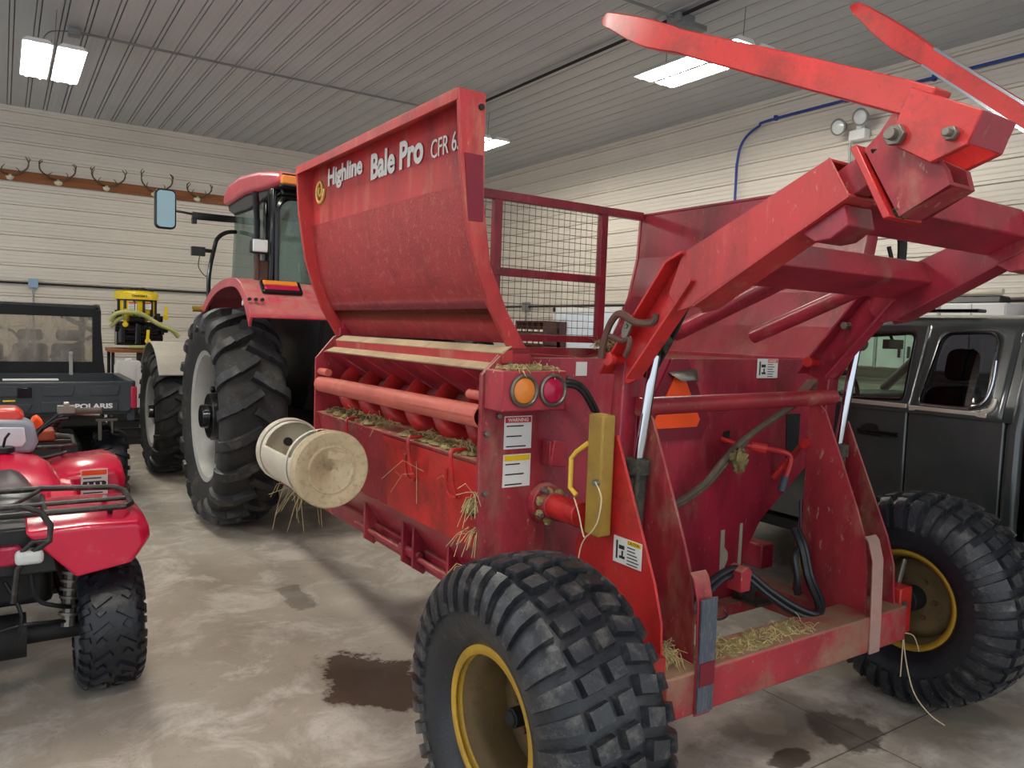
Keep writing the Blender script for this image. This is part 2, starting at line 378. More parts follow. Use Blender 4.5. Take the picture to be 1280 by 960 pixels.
def puddle(cx, cy, rx, ry, seed, m, label, rot=0, cat='puddle', name='puddle'):
    rnd = random.Random(seed); n = 180; ph = [rnd.uniform(0, 6.28) for _ in range(9)]; vs = []
    for k in range(n):
        t = 2*math.pi*k/n; r = 1+.16*math.sin(2*t+ph[0])+.12*math.sin(3*t+ph[1])+.09*math.sin(5*t+ph[2])+.06*math.sin(9*t+ph[3])+.05*math.sin(14*t+ph[4])+.035*math.sin(23*t+ph[5])+.025*math.sin(37*t+ph[6])+.018*math.sin(61*t+ph[7])
        x, y = rx*r*math.cos(t), ry*r*math.sin(t); vs.append((cx+x*math.cos(rot)-y*math.sin(rot), cy+x*math.sin(rot)+y*math.cos(rot)))
    b = MB(); b.add([(x, y, .0018) for x, y in vs]+[(cx+(x-cx)*1.01, cy+(y-cy)*1.01, .0002) for x, y in vs], [tuple(range(n))]+[(i, (i+1) % n, (i+1) % n+n, i+n) for i in range(n)])
    return tag(b.build(name, m), label, cat)
WET = mat('wet_dirty_concrete', (106, 88, 70), .28, mott=.15, mscale=7, dust=(150, 134, 114), dust_amt=.3, dscale=5)
DAMP = mat('damp_concrete', (120, 106, 90), .5, mott=.15, mscale=5, dust=(170, 158, 142), dust_amt=.4, dscale=6)
PALE = mat('pale_dried_mud', (150, 136, 116), .8, mott=.15, mscale=5, dust=(120, 104, 84), dust_amt=.4, dscale=9)

def bulb(name, cx, cy, label, wires=True, group='hanging fluorescent shop lights'):
    """hung shop light along y: two twin-tube halves"""
    t = thing(name, label, 'light', (cx, cy, 4.4)); t['group'] = group
    hw, hl = .29, .66
    b = MB()
    for s in (-1, 1):
        x0 = s*.15
        b.prism([(cx+x0-.135, 4.43), (cx+x0-.09, 4.47), (cx+x0+.09, 4.47), (cx+x0+.135, 4.43), (cx+x0+.128, 4.425), (cx+x0+.087, 4.46), (cx+x0-.087, 4.46), (cx+x0-.128, 4.425)], 'y', cy-hl, cy+hl)
    b.box(cx-.26, cx+.26, cy-.05, cy+.05, 4.47, 4.49)
    b.build('reflector', WHITE, t)
    b = MB()
    for s in (-1, 1): b.prism([(cx+s*.15-.13, 4.425), (cx+s*.15+.13, 4.425), (cx+s*.15+.09, 4.465), (cx+s*.15-.09, 4.465)], 'y', cy+s*0-hl-.012, cy-hl)
    for s in (-1, 1): b.prism([(cx+s*.15-.13, 4.425), (cx+s*.15+.13, 4.425), (cx+s*.15+.09, 4.465), (cx+s*.15-.09, 4.465)], 'y', cy+hl, cy+hl+.012)
    b.each('end_cap', WHITE, t)
    for s in (-.215, -.085, .085, .215):
        b = MB(); b.cyl((cx+s, cy-hl+.02, 4.43), (cx+s, cy+hl-.02, 4.43), .019, n=10)
        b.build('fluorescent_tube', TUBE, t)
    b = MB()
    for s in (-1, 1): b.cyl((cx, cy+s*.5, 4.48), (cx+.02, cy+s*.5, CEIL-.02), .004, n=6)
    b.each('hanging_chain', STEEL, t)
    return t
TUBE = glow('lit_fluorescent_tube', (255, 250, 238), TUBE_POWER)
bulb('ceiling_light', .47, 9.75, 'pair of lit fluorescent shop lights hung at upper left above the antler board')
bulb('ceiling_light', 5.75, 5.45, 'lit fluorescent shop light hung behind the raised red fork tine')
bulb('ceiling_light', 5.75, 9.95, 'lit fluorescent shop light hung far back, half hidden by the tall red hopper panel')
for (x, y, w) in ((.47, 5.2, 'above the camera to the left'), (.47, .6, 'behind the camera'), (-4.6, 5.2, 'outside the frame to the left')):
    bulb('ceiling_light', x, y, 'lit fluorescent shop light hung '+w)
# conduits and boxes
def conduit(pts, r, m, label, name='conduit', straps=None, cat='conduit'):
    b = MB(); b.tube(pts, r, 8)
    return tag(b.build(name, m), label, cat)
conduit([(.72, 9.75, CEIL-.04), (5.4, 9.75, CEIL-.04)], .014, GALV, 'thin conduit along the ceiling from the left light to the ridge cable')
b = MB(); b.box(.62, .74, 9.69, 9.81, CEIL-.09, CEIL-.02); tag(b.build('junction_box', GALV, bevel=.006), 'small square junction box on the ceiling beside the upper left light', 'junction box')
b = MB(); b.tube([(.62, 9.75, CEIL-.05), (.45, 9.74, CEIL-.1), (.38, 9.73, 4.62), (.42, 9.72, 4.5)], .008, 6, smooth=6); tag(b.build('light_cable', GALV), 'curved flexible cable from the ceiling box to the upper left light', 'cable')
conduit([(5.4, -1, CEIL-.045), (5.4, 13.8, CEIL-.045)], .018, BLKD, 'dark pipe running along the ceiling toward the back wall')
b = MB(); b.box(5.36, 5.56, 5.38, 5.56, CEIL-.1, CEIL-.02); b.box(5.4, 5.7, 5.35, 5.5, CEIL-.14, CEIL-.09); tag(b.build('junction_box', GALV, bevel=.006), 'metal ceiling box above the raised fork tine', 'junction box')
conduit([(4.6, 5.47, CEIL-.05), (5.36, 5.47, CEIL-.05)], .014, GALV, 'short conduit into the ceiling box above the fork tine')
conduit([(-6.9, WY-.06, 2.225), (8.25, WY-.06, 2.225)], .016, BLKD, 'dark conduit running along the back wall behind the yellow tank')
b = MB(); b.box(.34, .47, WY-.1, WY-.02, 2.16, 2.3); tag(b.build('outlet_box', SKYB, bevel=.008), 'pale blue outlet box on the back wall conduit at left', 'outlet')
conduit([(.405, WY-.06, 2.16), (.405, WY-.06, .5)], .014, GALV, 'vertical conduit below the pale blue outlet box')
conduit([(WX-.062, -2, 2.225), (WX-.062, 13.9, 2.225)], .016, BLKD, 'dark conduit running along the right wall behind the wire screen')
b = MB(); b.box(WX-.1, WX-.02, 11.85, 12.03, 2.15, 2.31); tag(b.build('outlet_box', GALV, bevel=.008), 'grey outlet box on the right wall seen through the wire screen', 'outlet')
conduit([(WX-.062, 11.94, 2.15), (WX-.062, 11.94, 1.2)], .014, GALV, 'vertical conduit below the grey outlet box on the right wall')
b = MB(); b.tube([(WX-.062, 7.08, .3), (WX-.062, 7.08, 3.6), (WX-.062, 7.07, 4.15), (WX-.062, 6.98, 4.4), (WX-.062, 6.75, 4.53), (WX-.062, 6.4, 4.58), (WX-.062, 3.6, 4.59), (WX-.062, -2, 4.6)], .017, 8, smooth=5)
for q in (6.5, 5.5, 4.5, 3.5, 2.5): b.box(WX-.07, WX-.02, q-.015, q+.015, 4.56, 4.62)
tag(b.build('air_line', BLUE), 'blue air line bending up the right wall and along under the ceiling', 'pipe')
# emergency light
t = thing('emergency_light', 'white twin headed emergency light on the right wall above the fork', 'emergency light', (WX-.062, 5.35, 4.2))
b = MB(); b.box(WX-.14, WX-.02, 5.2, 5.4, 4.08, 4.2); b.box(WX-.1, WX-.04, 5.26, 5.34, 4.2, 4.26); b.build('housing', WHITE, t, bevel=.01)
for dy, dz in ((.14, .06), (-.13, .12)):
    b = MB(); c = (WX-.14, 5.34+dy, 4.2+dz); b.cyl(c, (c[0]-.09, c[1], c[2]-.02), .06, .1, 20); o = b.build('lamp_head', GREY, t, bevel=.004)
    b = MB(); b.cyl((c[0]-.085, c[1], c[2]-.019), (c[0]-.1, c[1], c[2]-.022), .085, .06, 20); b.build('lens', CLEAR, o)
conduit([(WX-.062, 5.42, 4.08), (WX-.062, 5.42, 2.24)], .014, GALV, 'vertical conduit below the emergency light')
# white door on the right wall
b = MB(); b.box(WX-.08, WX-.03, 9.2, 10.95, .02, 2.12); struct(b.build('door_1', mat('white_door_paint', (224, 234, 246), .35, mott=.02), bevel=.01))
b = MB()
for (a, c) in ((9.12, 9.2), (10.95, 11.03)): b.box(WX-.1, WX-.02, a, c, 0, 2.2)
b.box(WX-.1, WX-.02, 9.12, 11.03, 2.12, 2.2); struct(b.build('trim_3', WHITE))
# bolt bin
t = thing('pigeonhole_cabinet', 'dark brown pigeonhole cabinet against the right wall seen through the wire screen', 'cabinet', (7.95, 11.1, 0))
b = MB(); z0, z1, y0, y1 = .9, 1.95, 10.62, 11.5
b.box(8.0, 8.2, y0, y1, z0, z1); b.box(7.72, 8.2, y0, y0+.03, z0, z1); b.box(7.72, 8.2, y1-.03, y1, z0, z1)
for k in range(6): z = z0+(z1-z0-.025)*k/5; b.box(7.72, 8.0, y0, y1, z, z+.025)
b.build('case', WOODD, t, bevel=.003)
b = MB()
for k in range(1, 5): y = y0+(y1-y0)*k/5; b.box(7.73, 8.0, y-.009, y+.009, z0, z1)
b.each('divider', WOODD, t)
b = MB()
for k in range(5):
    for j in range(5): b.box(7.74, 7.9, y0+.02+(y1-y0)*k/5, y0-.02+(y1-y0)*(k+1)/5, z0+.025+(z1-z0)*j/5, z0+.06+(z1-z0)*j/5)
b.each('bin_label', CREAM, t)
b = MB(); b.box(7.75, 8.22, 10.4, 11.7, 0, .9); tag(b.build('base_cabinet', WHITE, bevel=.01), 'white base cabinet under the brown pigeonhole cabinet', 'cabinet')
# ---------------------------------------------------------------- tyres and wheels
class Tyre:
    """carcass profile around the x axis; half = [(x, r)] from crown centre to bead"""
    def __init__(s, half, c):
        P = catmull([Vector((a, r, 0)) for a, r in half], 6); s.P = P; s.c = c
        d = [0]
        for i in range(1, len(P)): d.append(d[-1]+(P[i]-P[i-1]).length)
        s.d = d; s.T = d[-1]
    def at(s, q):                   # q = arc length from the crown, signed
        g = 1 if q >= 0 else -1; a = min(abs(q), s.T-1e-6)
        for i in range(1, len(s.d)):
            if s.d[i] >= a: break
        k = (a-s.d[i-1])/(s.d[i]-s.d[i-1]); p = s.P[i-1].lerp(s.P[i], k); t = (s.P[i]-s.P[i-1]).normalized()
        return g*p.x, p.y, g*(-t.y), t.x    # x, r, normal x, normal r
    def pos(s, q, th, h):
        x, r, nx, nr = s.at(q); x += nx*h; r += nr*h
        return (s.c[0]+x, s.c[1]+r*math.cos(th), s.c[2]+r*math.sin(th))
    def carcass(s, m, parent, name='tyre', n=72, lugs=None):
        full = [(-p.x, p.y) for p in reversed(s.P)]+[(p.x, p.y) for p in s.P[1:]]
        b = lugs or MB(); b.cur = 0; b.revolve(full+[(s.P[-1].x*.9, s.P[-1].y), (-s.P[-1].x*.9, s.P[-1].y)], s.c, 'x', n, closed=True)
        return b.build(name, m, parent)
    def lug(s, b, q0, t0, q1, t1, w0, w1, h0, h1=None, n=3, taper=.8, R=None, base=-.006):
        h1 = h0 if h1 is None else h1; R = R or s.P[0].y; vs = []
        dq, dt = q1-q0, (t1-t0)*R; L = math.hypot(dq, dt) or 1; px, py = -dt/L, dq/L
        for i in range(n+1):
            k = i/n; q = q0+dq*k; t = t0+(t1-t0)*k; w = w0+(w1-w0)*k; h = h0+(h1-h0)*k; e = 1 if 0 < i < n else taper
            for sw, hh, tp in ((-1, base, 1), (-1, h, taper), (1, h, taper), (1, base, 1)):
                qq = q+(-dq/L*w*.12 if i == n and hh > 0 else dq/L*w*.12 if i == 0 and hh > 0 else 0)
                vs.append(s.pos(qq+px*sw*w/2*tp, t+py*sw*w/2*tp/R, hh))
        f = []
        for i in range(n):
            for k in range(3): f.append((i*4+k, i*4+k+1, i*4+4+k+1, i*4+4+k))
        f += [(0, 1, 2, 3), (n*4+3, n*4+2, n*4+1, n*4)]
        b.add(vs, f)

# ---------------------------------------------------------------- bale processor
BP = thing('bale_processor', 'large red towed bale processor with raised fork arms filling the middle of the shed', 'farm implement', (2.7, 3.2, 0))
YR, YF, XL, XR = 2.58, 4.48, 1.58, 3.9
# left hopper wall: skin set in, flanged frame standing out
skin = [(1.53, 2.65), (1.53, 2.33), (1.556, 2.15), (1.60, 1.98), (1.66, 1.86), (1.775, 1.70)]
outer = [(1.432, 2.655), (1.449, 2.4), (1.492, 2.13), (1.545, 1.97), (1.60, 1.84), (1.70, 1.68)]
innr = [(1.55, 2.655), (1.557, 2.25), (1.595, 2.01), (1.681, 1.83), (1.785, 1.68)]
LOWM = mat('speckled_dark_red', (166, 52, 56), .5, dust=(196, 140, 112), dust_amt=.26, dscale=26, mott=.08, mscale=6, grime=(128, 42, 46), grime_amt=.25, bump=.4, bscale=90)  # darker, speckled red for the wall below the crease
b = MB(); b.sheet(skin[:2], 'y', YR+.01, YF-.01, .008); side = b.build('side_wall', RED_HOP, BP, sm=12)
b = MB(); P_ = [(p.x, p.y) for p in catmull([Vector((x, z, 0)) for x, z in skin[1:]], 4)]; b.sheet(P_, 'y', YR+.01, YF-.01, .008); lab(b.build('lower_side_wall', LOWM, BP, sm=25), 'darker speckled lower part of the hopper wall')
lab(side, 'tall curved left hopper wall with white lettering')
b = MB()
for y in (YR-.012, YF-.012): b.prism(outer+innr[::-1], 'y', y, y+.024)
b.each('end_flange', RED_HOP, BP, bevel=.003)
b = MB(); b.prism([(1.432, 2.66), (1.432, 2.615), (1.442, 2.615), (1.442, 2.65), (1.55, 2.65), (1.55, 2.66)], 'y', YR, YF); b.build('top_lip', RED_HOP, BP, bevel=.002)
b = MB(); b.prism([(1.488, 2.17), (1.553, 2.17), (1.543, 2.42), (1.462, 2.42)], 'y', YR-.016, YR-.013); b.build('reflector_strip', BURG, BP)
for (z, y) in ((2.6, YR-.02), ):
    b = MB(); b.cyl((1.53, y, z), (1.53, y+.02, z), .012, n=12); b.build('bolt', BLKD, BP)
YD = (0, -1, 0); ZU = (0, 0, 1)
text('lettering', 'Highline', WHITES, side, (1.524, 4.2, 2.492), YD, ZU, .49, .125, .002, .035)
text('lettering', 'Bale Pro', WHITES, side, (1.524, 3.60, 2.468), YD, ZU, .565, .128, .002, .035)
text('lettering', 'CFR 650', WHITES, side, (1.524, 2.962, 2.468), YD, ZU, .31, .078, .002, 0)
b = MB(); pts = []
for i in range(60):
    t = i/59*2*math.pi*1.75+1.6; r = .014+.060*(i/59)**1.15; pts.append((1.522, 4.325-r*math.cos(t)*.95, 2.515+r*math.sin(t)*1.05))
b.tube(pts, [.005, .009], 6); b.build('spiral_emblem', GOLD, side)
# right hopper wall
rs = [(4.15, 2.685), (4.13, 2.35), (4.06, 2.05), (3.97, 1.84), (3.86, 1.655)]
b = MB(); b.sheet(rs, 'y', YR+.01, YF-.01, .008); lab(b.build('side_wall', RED, BP, sm=15), 'curved right hopper wall seen from its inner face')
b = MB(); ro = [(x+.1, z) for x, z in rs]
for y in (YR-.012, YF-.012): b.prism([(x-.008, z) for x, z in rs]+ro[::-1], 'y', y, y+.024)
b.each('end_flange', RED, BP, bevel=.003); b = MB(); b.box(4.14, 4.26, YR, YF, 2.675, 2.69); b.build('top_lip', RED, BP)
b = MB(); b.box(3.84, 3.9, YR, YF, 1.625, 1.66); b.build('wall_foot_rail', RED, BP, bevel=.004)
b = MB(); b.tube([(4.30, 2.54, 2.32), (4.33, 2.53, 2.2), (4.30, 2.54, 2.0), (4.16, 2.54, 1.8), (4.0, 2.54, 1.66)], .012, 8, smooth=5); b.tube([(4.33, 2.5, 2.42), (4.37, 2.5, 2.35), (4.37, 2.5, 2.2), (4.34, 2.5, 2.1)], [.03, .022], 8, smooth=4); b.build('rubber_hose', BLKD, BP)
# wire screen at the front of the hopper
b = MB()
b.prism([(YF-.05, 2.64), (YF, 2.64), (YF, 2.70), (YF-.05, 2.70)], 'x', 1.54, 4.13)
for x in (1.72, 2.78, 3.72): b.box(x, x+.06, YF-.045, YF+.005, 1.70, 2.65)
b.box(1.74, 3.76, YF-.05, YF, 2.13, 2.185); b.box(1.7, 3.80, YF-.05, YF+.01, 1.685, 1.735)
b.build('screen_frame', RED, BP, bevel=.003)
b = MB(); x = 1.8
while x < 3.76: b.cyl((x, YF+.012, 1.7), (x, YF+.012, 2.66), .0022, n=4, cap=False); x += .052
z = 1.74
while z < 2.65: b.cyl((1.75, YF+.016, z), (3.8, YF+.016, z), .0022, n=4, cap=False); z += .052
b.build('wire_mesh', RUST, BP)
b = MB(); b.box(3.8, 3.86, YF-.06, YF-.01, 1.63, 1.74); b.cyl((3.72, YF-.05, 1.69), (3.88, YF-.05, 1.69), .03, n=14); b.build('screen_latch', RUST, BP, bevel=.004)
# front wall with chamfered left corner, rear panel
b = MB(); b.prism([(1.57, .72), (1.57, 1.22), (1.57, 1.55), (1.68, 1.68), (1.76, 1.72), (1.80, 1.645), (XR, 1.645), (XR, .72)], 'y', YF, YF+.02); b.build('front_panel', RED_DU, BP, bevel=.002)
rear = [(1.575, .62), (1.575, 1.575), (1.665, 1.665), (1.80, 1.675), (1.82, 1.645), (3.86, 1.655), (3.80, 1.3), (3.70, 1.06), (3.34, .80), (3.215, .62), (3.215, .42), (2.80, .42), (2.80, .58), (2.05, .55)]
hs = [((2.775, .74), (2.87, .74), (2.87, .615), (2.80, .6))]
b = MB(); b.prism(rear, 'y', YR, YR+.012); b.build('rear_panel', RED, BP, bevel=.002)
# formed left strip of the rear panel, bolts and holes
b = MB(); b.prism([(1.575, .66), (1.575, 1.575), (1.665, 1.66), (1.80, 1.66), (1.86, 1.28), (1.90, .98), (1.93, .66)], 'y', YR-.012, YR); b.build('corner_plate', RED_DU, BP, bevel=.002)
for (x, z) in ((1.70, 1.618), (1.655, 1.57), (1.655, 1.50), (1.655, 1.41), (1.60, 1.48), (1.60, 1.34), (1.72, .82), (1.76, .828), (1.60, 1.1), (1.61, .75), (2.1, 1.5), (2.0, 1.56), (2.3, 1.6)):
    b = MB(); b.cyl((x, YR-.012, z), (x, YR-.028, z), .012, n=6); b.build('bolt', STEEL, BP, bevel=.002)
def slot(pts, d=.016):
    b = MB(); b.prism(pts, 'y', YR-.003, YR-.001); return b.build('slot_opening', mat('pale_slot', (198, 186, 166), .9, mott=.1), BP)
FLR = mat('open_slot_gap', (176, 166, 148), .9, mott=.1)
for pts in ([(3.035, .56), (3.055, .56), (3.09, .62), (3.09, .66), (3.06, .69), (3.06, .78), (3.03, .78)], [(3.17, .57), (3.195, .57), (3.195, .80), (3.175, .80)], ):
    b = MB(); b.prism(pts, 'y', YR-.004, YR-.001); b.build('slot', FLR, BP)
b = MB(); b.prism([(2.995, 1.24), (3.05, 1.24), (3.055, 1.29), (3.01, 1.285)], 'y', YR-.004, YR-.001); b.build('slot', BLKD, BP)
b = MB(); b.prism([(3.50, 1.36), (3.62, 1.36), (3.62, 1.14), (3.52, 1.12)], 'y', YR-.004, YR-.001); b.build('slot', BLKD, BP)
# tail light box with chaff
t1 = MB(); t1.box(1.585, 1.895, 2.44, YR-.012, 1.44, 1.60); tb = t1.build('light_box', RED_DU, BP, bevel=.006)
for x, m, nm in ((1.685, AMB, 'amber'), (1.825, RLENS, 'red')):
    b = MB(); b.revolve([(0, .066), (-.012, .066), (-.016, .058), (-.010, .052), (0, .05)], (x, 2.44, 1.522), 'y', 32); b.build('lamp_bezel', STEEL, tb)
    b = MB(); b.revolve([(-.004, .052), (-.010, .048), (-.014, .03), (-.016, 0.0005)], (x, 2.44, 1.522), 'y', 32); lab(b.build('lamp_lens', m, tb), nm+' lens')
decal('warning_decal', BP, (1.685, YR-.013, 1.272), (1, 0, 0), ZU, .135, .135, REDINK, 3, 'WARNING')
decal('warning_decal', BP, (1.685, YR-.013, 1.115), (1, 0, 0), ZU, .135, .135, YELINK, 3)
decal('danger_decal', BP, (3.235, YR-.004, 1.555), (1, 0, 0), ZU, .165, .1, REDINK, 6, 'DANGER', split=True)
b = MB(); b.box(2.05, 2.11, YR-.004, YR-.001, 1.57, 1.63); b.build('small_decal', WHITES, BP)
# slow moving vehicle emblem
sx, sz = 2.67, 1.42
def tri(r, zc, cut):
    P = []
    for a in (90, 210, 330):
        for d in (-cut, cut): P.append((sx+r*math.cos(math.radians(a+d)), zc+r*math.sin(math.radians(a+d))))
    return P
b = MB(); b.prism(tri(.235, sz, 13), 'y', YR-.010, YR-.006); em = b.build('slow_vehicle_emblem', BURG, BP)
b = MB(); b.prism(tri(.165, sz, 7), 'y', YR-.014, YR-.010); b.build('orange_triangle', ORANGE, em)
b = MB(); b.add([(sx-.08, YR-.016, 1.585), (sx+.07, YR-.016, 1.60), (sx+.065, YR-.05, 1.55), (sx-.03, YR-.06, 1.545)], [(0, 1, 2, 3)]); b.add([(sx+.07, YR-.016, 1.60), (sx+.095, YR-.03, 1.60), (sx+.09, YR-.05, 1.54), (sx+.065, YR-.05, 1.55)], [(0, 1, 2, 3)]); b.build('peeled_corner', STEEL, em, solid=.001)
b = MB(); b.revolve([(0, .012), (-.004, .01), (-.004, 0.0005)], (sx+.0, YR-.014, 1.41), 'y', 12); b.build('screw', BLKD, em)
# hydraulic motor, latch bracket
b = MB(); b.cyl((1.90, YR-.012, 1.035), (1.90, YR-.045, 1.035), .088, .08, 28); b.cyl((1.90, YR-.045, 1.035), (1.90, YR-.09, 1.035), .06, .055, 24); mo = b.build('bearing_flange', RED_DU, BP, bevel=.004)
b = MB(); b.cyl((1.905, YR-.08, 1.035), (1.905, YR-.26, 1.035), .052, n=28); b.build('motor', RED_FR, mo, bevel=.004)
b = MB()
for k in range(16):
    a = k*.9; b.blob((1.90+.062*math.cos(a), YR-.062, 1.03+.062*math.sin(a)), .022, .016, .02, 8)
lab(b.build('packed_grease', HAY, mo), 'grease and chaff caked round the flange')
for a in (30, 120, 210, 300):
    b = MB(); b.cyl((1.90+.072*math.cos(math.radians(a)), YR-.04, 1.035+.072*math.sin(math.radians(a))), (1.90+.072*math.cos(math.radians(a)), YR-.085, 1.035+.072*math.sin(math.radians(a))), .012, n=6); b.build('bolt', STEEL, mo, bevel=.002)
b = MB(); b.prism([(1.885, 1.20), (1.96, 1.19), (1.975, 1.215), (1.955, 1.235), (1.955, 1.255), (1.97, 1.27), (1.96, 1.295), (1.90, 1.305)], 'y', YR-.07, YR-.055); b.box(1.885, 1.90, YR-.06, YR, 1.2, 1.3); b.build('latch_bracket', RED_DU, BP, bevel=.003)
# left side: lips, slanted panel, auger, pipe, tray, door
b = MB(); b.prism([(1.652, 1.664), (1.70, 1.692), (1.71, 1.69), (1.66, 1.655)], 'y', YR-.02, 4.38); b.build('dusty_rail', mat('chaff_covered_rail', (190, 168, 134), .85, mott=.15, dust=(150, 84, 66), dust_amt=.22, dscale=9), BP, bevel=.003)
b = MB(); b.prism([(1.605, 1.598), (1.66, 1.622), (1.665, 1.615), (1.612, 1.59)], 'y', YR+.015, 4.42); b.build('dusty_rail', bpy.data.materials['chaff_covered_rail'], BP, bevel=.002)
b = MB(); b.prism([(1.656, 1.66), (1.71, 1.68), (1.71, 1.62), (1.66, 1.622)], 'y', YR-.018, 4.375); b.build('rail_face', RED_HOP, BP)
b = MB(); b.prism([(1.615, 1.59), (1.63, 1.60), (1.84, 1.45), (1.83, 1.44)], 'y', YR+.015, YF-.005); b.build('slanted_deflector', RED, BP)
b = MB()
for k in range(5): y = 2.8+k*.36; b.tube([(1.617, y, 1.585), (1.827, y-.1, 1.44)], .004, 5)
b.each('weld_seam', RED_DU, BP)
b = MB(); b.cyl((1.60, YR+.015, 1.405), (1.60, YF-.02, 1.395), .047, n=28, cap=False); b.cyl((1.60, YR+.016, 1.405), (1.60, YF-.02, 1.395), .041, n=28, cap=False)
b.revolve([(0, .041), (0, .047)], (1.60, YR+.015, 1.405), 'y', 28); b.cyl((1.60, YF-.03, 1.395), (1.60, YF-.025, 1.395), .045, n=20)
lab(b.build('roller_pipe', mat('worn_pink_pipe', (196, 96, 82), .5, dust=(190, 150, 120), dust_amt=.3, mott=.12, dscale=8), BP), 'long pale worn pipe with an open near end')
b = MB(); b.cyl((1.62, YR+.01, 1.485), (1.62, YR+.16, 1.485), .02, n=16); b.cyl((1.60, YF-.14, 1.47), (1.60, YF, 1.47), .022, n=16); b.each('hinge_pin', bpy.data.materials['worn_pink_pipe'], BP)
b = MB(); b.cyl((1.86, YR+.02, 1.36), (1.86, YF-.01, 1.36), .09, n=24); rt = b.build('rotor', RED, BP)
for k in range(6):
    y = 2.84+k*.30; b = MB(); vs = []; n = 28
    for i in range(n+1):
        a = -math.pi*.9+i/n*math.pi*1.8; yy = y+.20*(i/n-.5)
        for r in (.085, .20): vs.append((1.86-r*math.cos(a), yy, 1.36+r*math.sin(a)*.85))
    b.add(vs, [(2*i, 2*i+1, 2*i+3, 2*i+2) for i in range(n)]); b.build('flight', RED_FR, rt, solid=.012)
b = MB(); b.box(2.06, 2.08, YR+.02, YF-.01, .8, 1.65); b.prism([(1.78, 1.2), (2.06, 1.2), (2.06, 1.22), (1.78, 1.22)], 'y', YR+.02, YF-.01); b.build('inner_wall', RED, BP)
b = MB(); b.prism([(1.59, 1.205), (1.575, 1.228), (1.70, 1.238), (2.06, 1.225), (2.06, 1.205)], 'y', YR+.013, YF-.002); b.build('tray', RED_DU, BP, bevel=.003)
b = MB(); b.prism([(1.59, 1.205), (1.58, 1.21), (1.598, 1.10), (1.62, .845), (1.635, .84), (1.615, 1.05)], 'y', YR+.013, 3.52); b.build('discharge_door', RED_FR, BP, sm=15)
b = MB(); b.prism([(1.60, 1.205), (1.592, 1.21), (1.612, 1.10), (1.635, .845), (1.65, .84), (1.63, 1.05)], 'y', 3.53, YF-.002); b.build('discharge_door', RED_DU, BP, sm=15)
b = MB(); b.prism([(1.62, .845), (1.64, .84), (1.79, .64), (1.77, .63)], 'y', YR+.013, YF-.002); b.build('lower_skirt', RED, BP)
for y in (2.76, 3.16, 3.92):
    b = MB(); b.tube([(1.62, y, 1.245), (1.57, y-.01, 1.25), (1.545, y-.01, 1.23), (1.565, y-.005, 1.10), (1.585, y, 1.05), (1.585, y+.06, 1.045), (1.575, y+.075, 1.08), (1.57, y+.07, 1.16)], .009, 8, smooth=4); b.build('strap_hook', RED_FR, BP)
b = MB(); b.box(1.72, 1.80, YR-.05, 5.9, .56, .66); b.box(3.3, 3.4, YR-.05, 6.0, .55, .68); b.box(1.70, 3.35, 5.9, 6.0, .57, .67); b.build('frame_rail', RED, BP, bevel=.008)
b = MB()
for y in (2.95, 3.30, 3.42, 3.9): b.prism([(1.66, .78), (1.74, .78), (1.76, .58), (1.72, .54), (1.66, .58)], 'y', y, y+.02)
b.cyl((1.69, 3.28, .64), (1.69, 3.5, .64), .018, n=12); b.cyl((1.69, 2.7, .62), (1.69, 4.1, .62), .014, n=12); b.build('side_bracket', RED, BP, bevel=.003)
b = MB(); b.prism([(2.0, .75), (3.3, .75), (3.3, 1.5), (3.86, 1.64), (3.86, 1.2), (3.4, .7), (3.3, .5), (2.0, .5)], 'y', 2.9, YF); b.build('belly', RED, BP)
# rear beam, gusset plates, posts
b = MB(); b.box(1.93, 3.47, 1.84, 2.02, .39, .55); lab(b.build('axle_beam', RED_BEAM, BP, bevel=.008), 'scraped rear cross beam caked with dirt')
pl = [(2.24, 1.455), (2.185, 1.46), (2.153, 1.43), (2.07, 1.25), (1.96, 1.0), (1.915, .88), (1.895, .74), (1.89, .55), (1.865, .40), (1.99, .38), (2.10, .45), (2.222, .55), (2.26, .60), (2.26, .9), (2.24, .93)]
plo = [(2.23, 1.36), (2.18, 1.37), (2.147, 1.30), (2.042, 1.073), (1.944, .859), (1.903, .728), (1.894, .594), (1.865, .40), (1.99, .38), (2.30, .45), (2.42, .6), (2.40, .9), (2.28, 1.2)]
for x, o in ((1.945, 1), (2.10, 0), (3.21, 0), (3.44, 1)):
    b = MB(); b.prism(plo if o else pl, 'x', x, x+.012)
    b.build('gusset_plate', RED_FR if x < 2 else RED_DU, BP, bevel=.002)
for x in (2.095, 3.195):
    b = MB(); b.prism([(1.830, .385), (1.832, .55), (1.840, .80), (1.865, .885), (1.885, .905), (1.893, .895), (1.875, .88), (1.850, .80), (1.842, .55), (1.840, .385)], 'x', x-.03, x+.05); b.build('wear_strip', RED_DU if x < 3 else mat('scuffed_strip', (176, 140, 128), .5, dust=(170, 50, 60), dust_amt=.3, mott=.15), BP, bevel=.004)
b = MB(); b.box(2.065, 2.147, 1.822, 1.829, .40, .82); b.build('reflective_tape', mat('scraped_blue_grey_tape', (72, 80, 94), .5, dust=(140, 132, 124), dust_amt=.4, dscale=25, stretch=(6, 1, 1)), BP)
b = MB(); b.box(2.068, 2.144, 1.818, 1.822, .50, .585); b.build('reflective_tape', BURG, BP)
b = MB()
for x in (1.99, 3.30):
    b.prism([(2.20, 1.66), (2.26, 1.66), (2.34, .5), (2.26, .5)], 'x', x, x+.085)
b.each('upright_post', RED, BP, bevel=.006)
b = MB(); b.cyl((2.06, 2.19, 1.475), (3.32, 2.19, 1.49), .036, n=24); lab(b.build('cross_pipe', mat('rubbed_red_pipe', (150, 40, 50), .35, dust=TAN, dust_amt=.25, mott=.15), BP), 'round cross pipe between the two uprights')
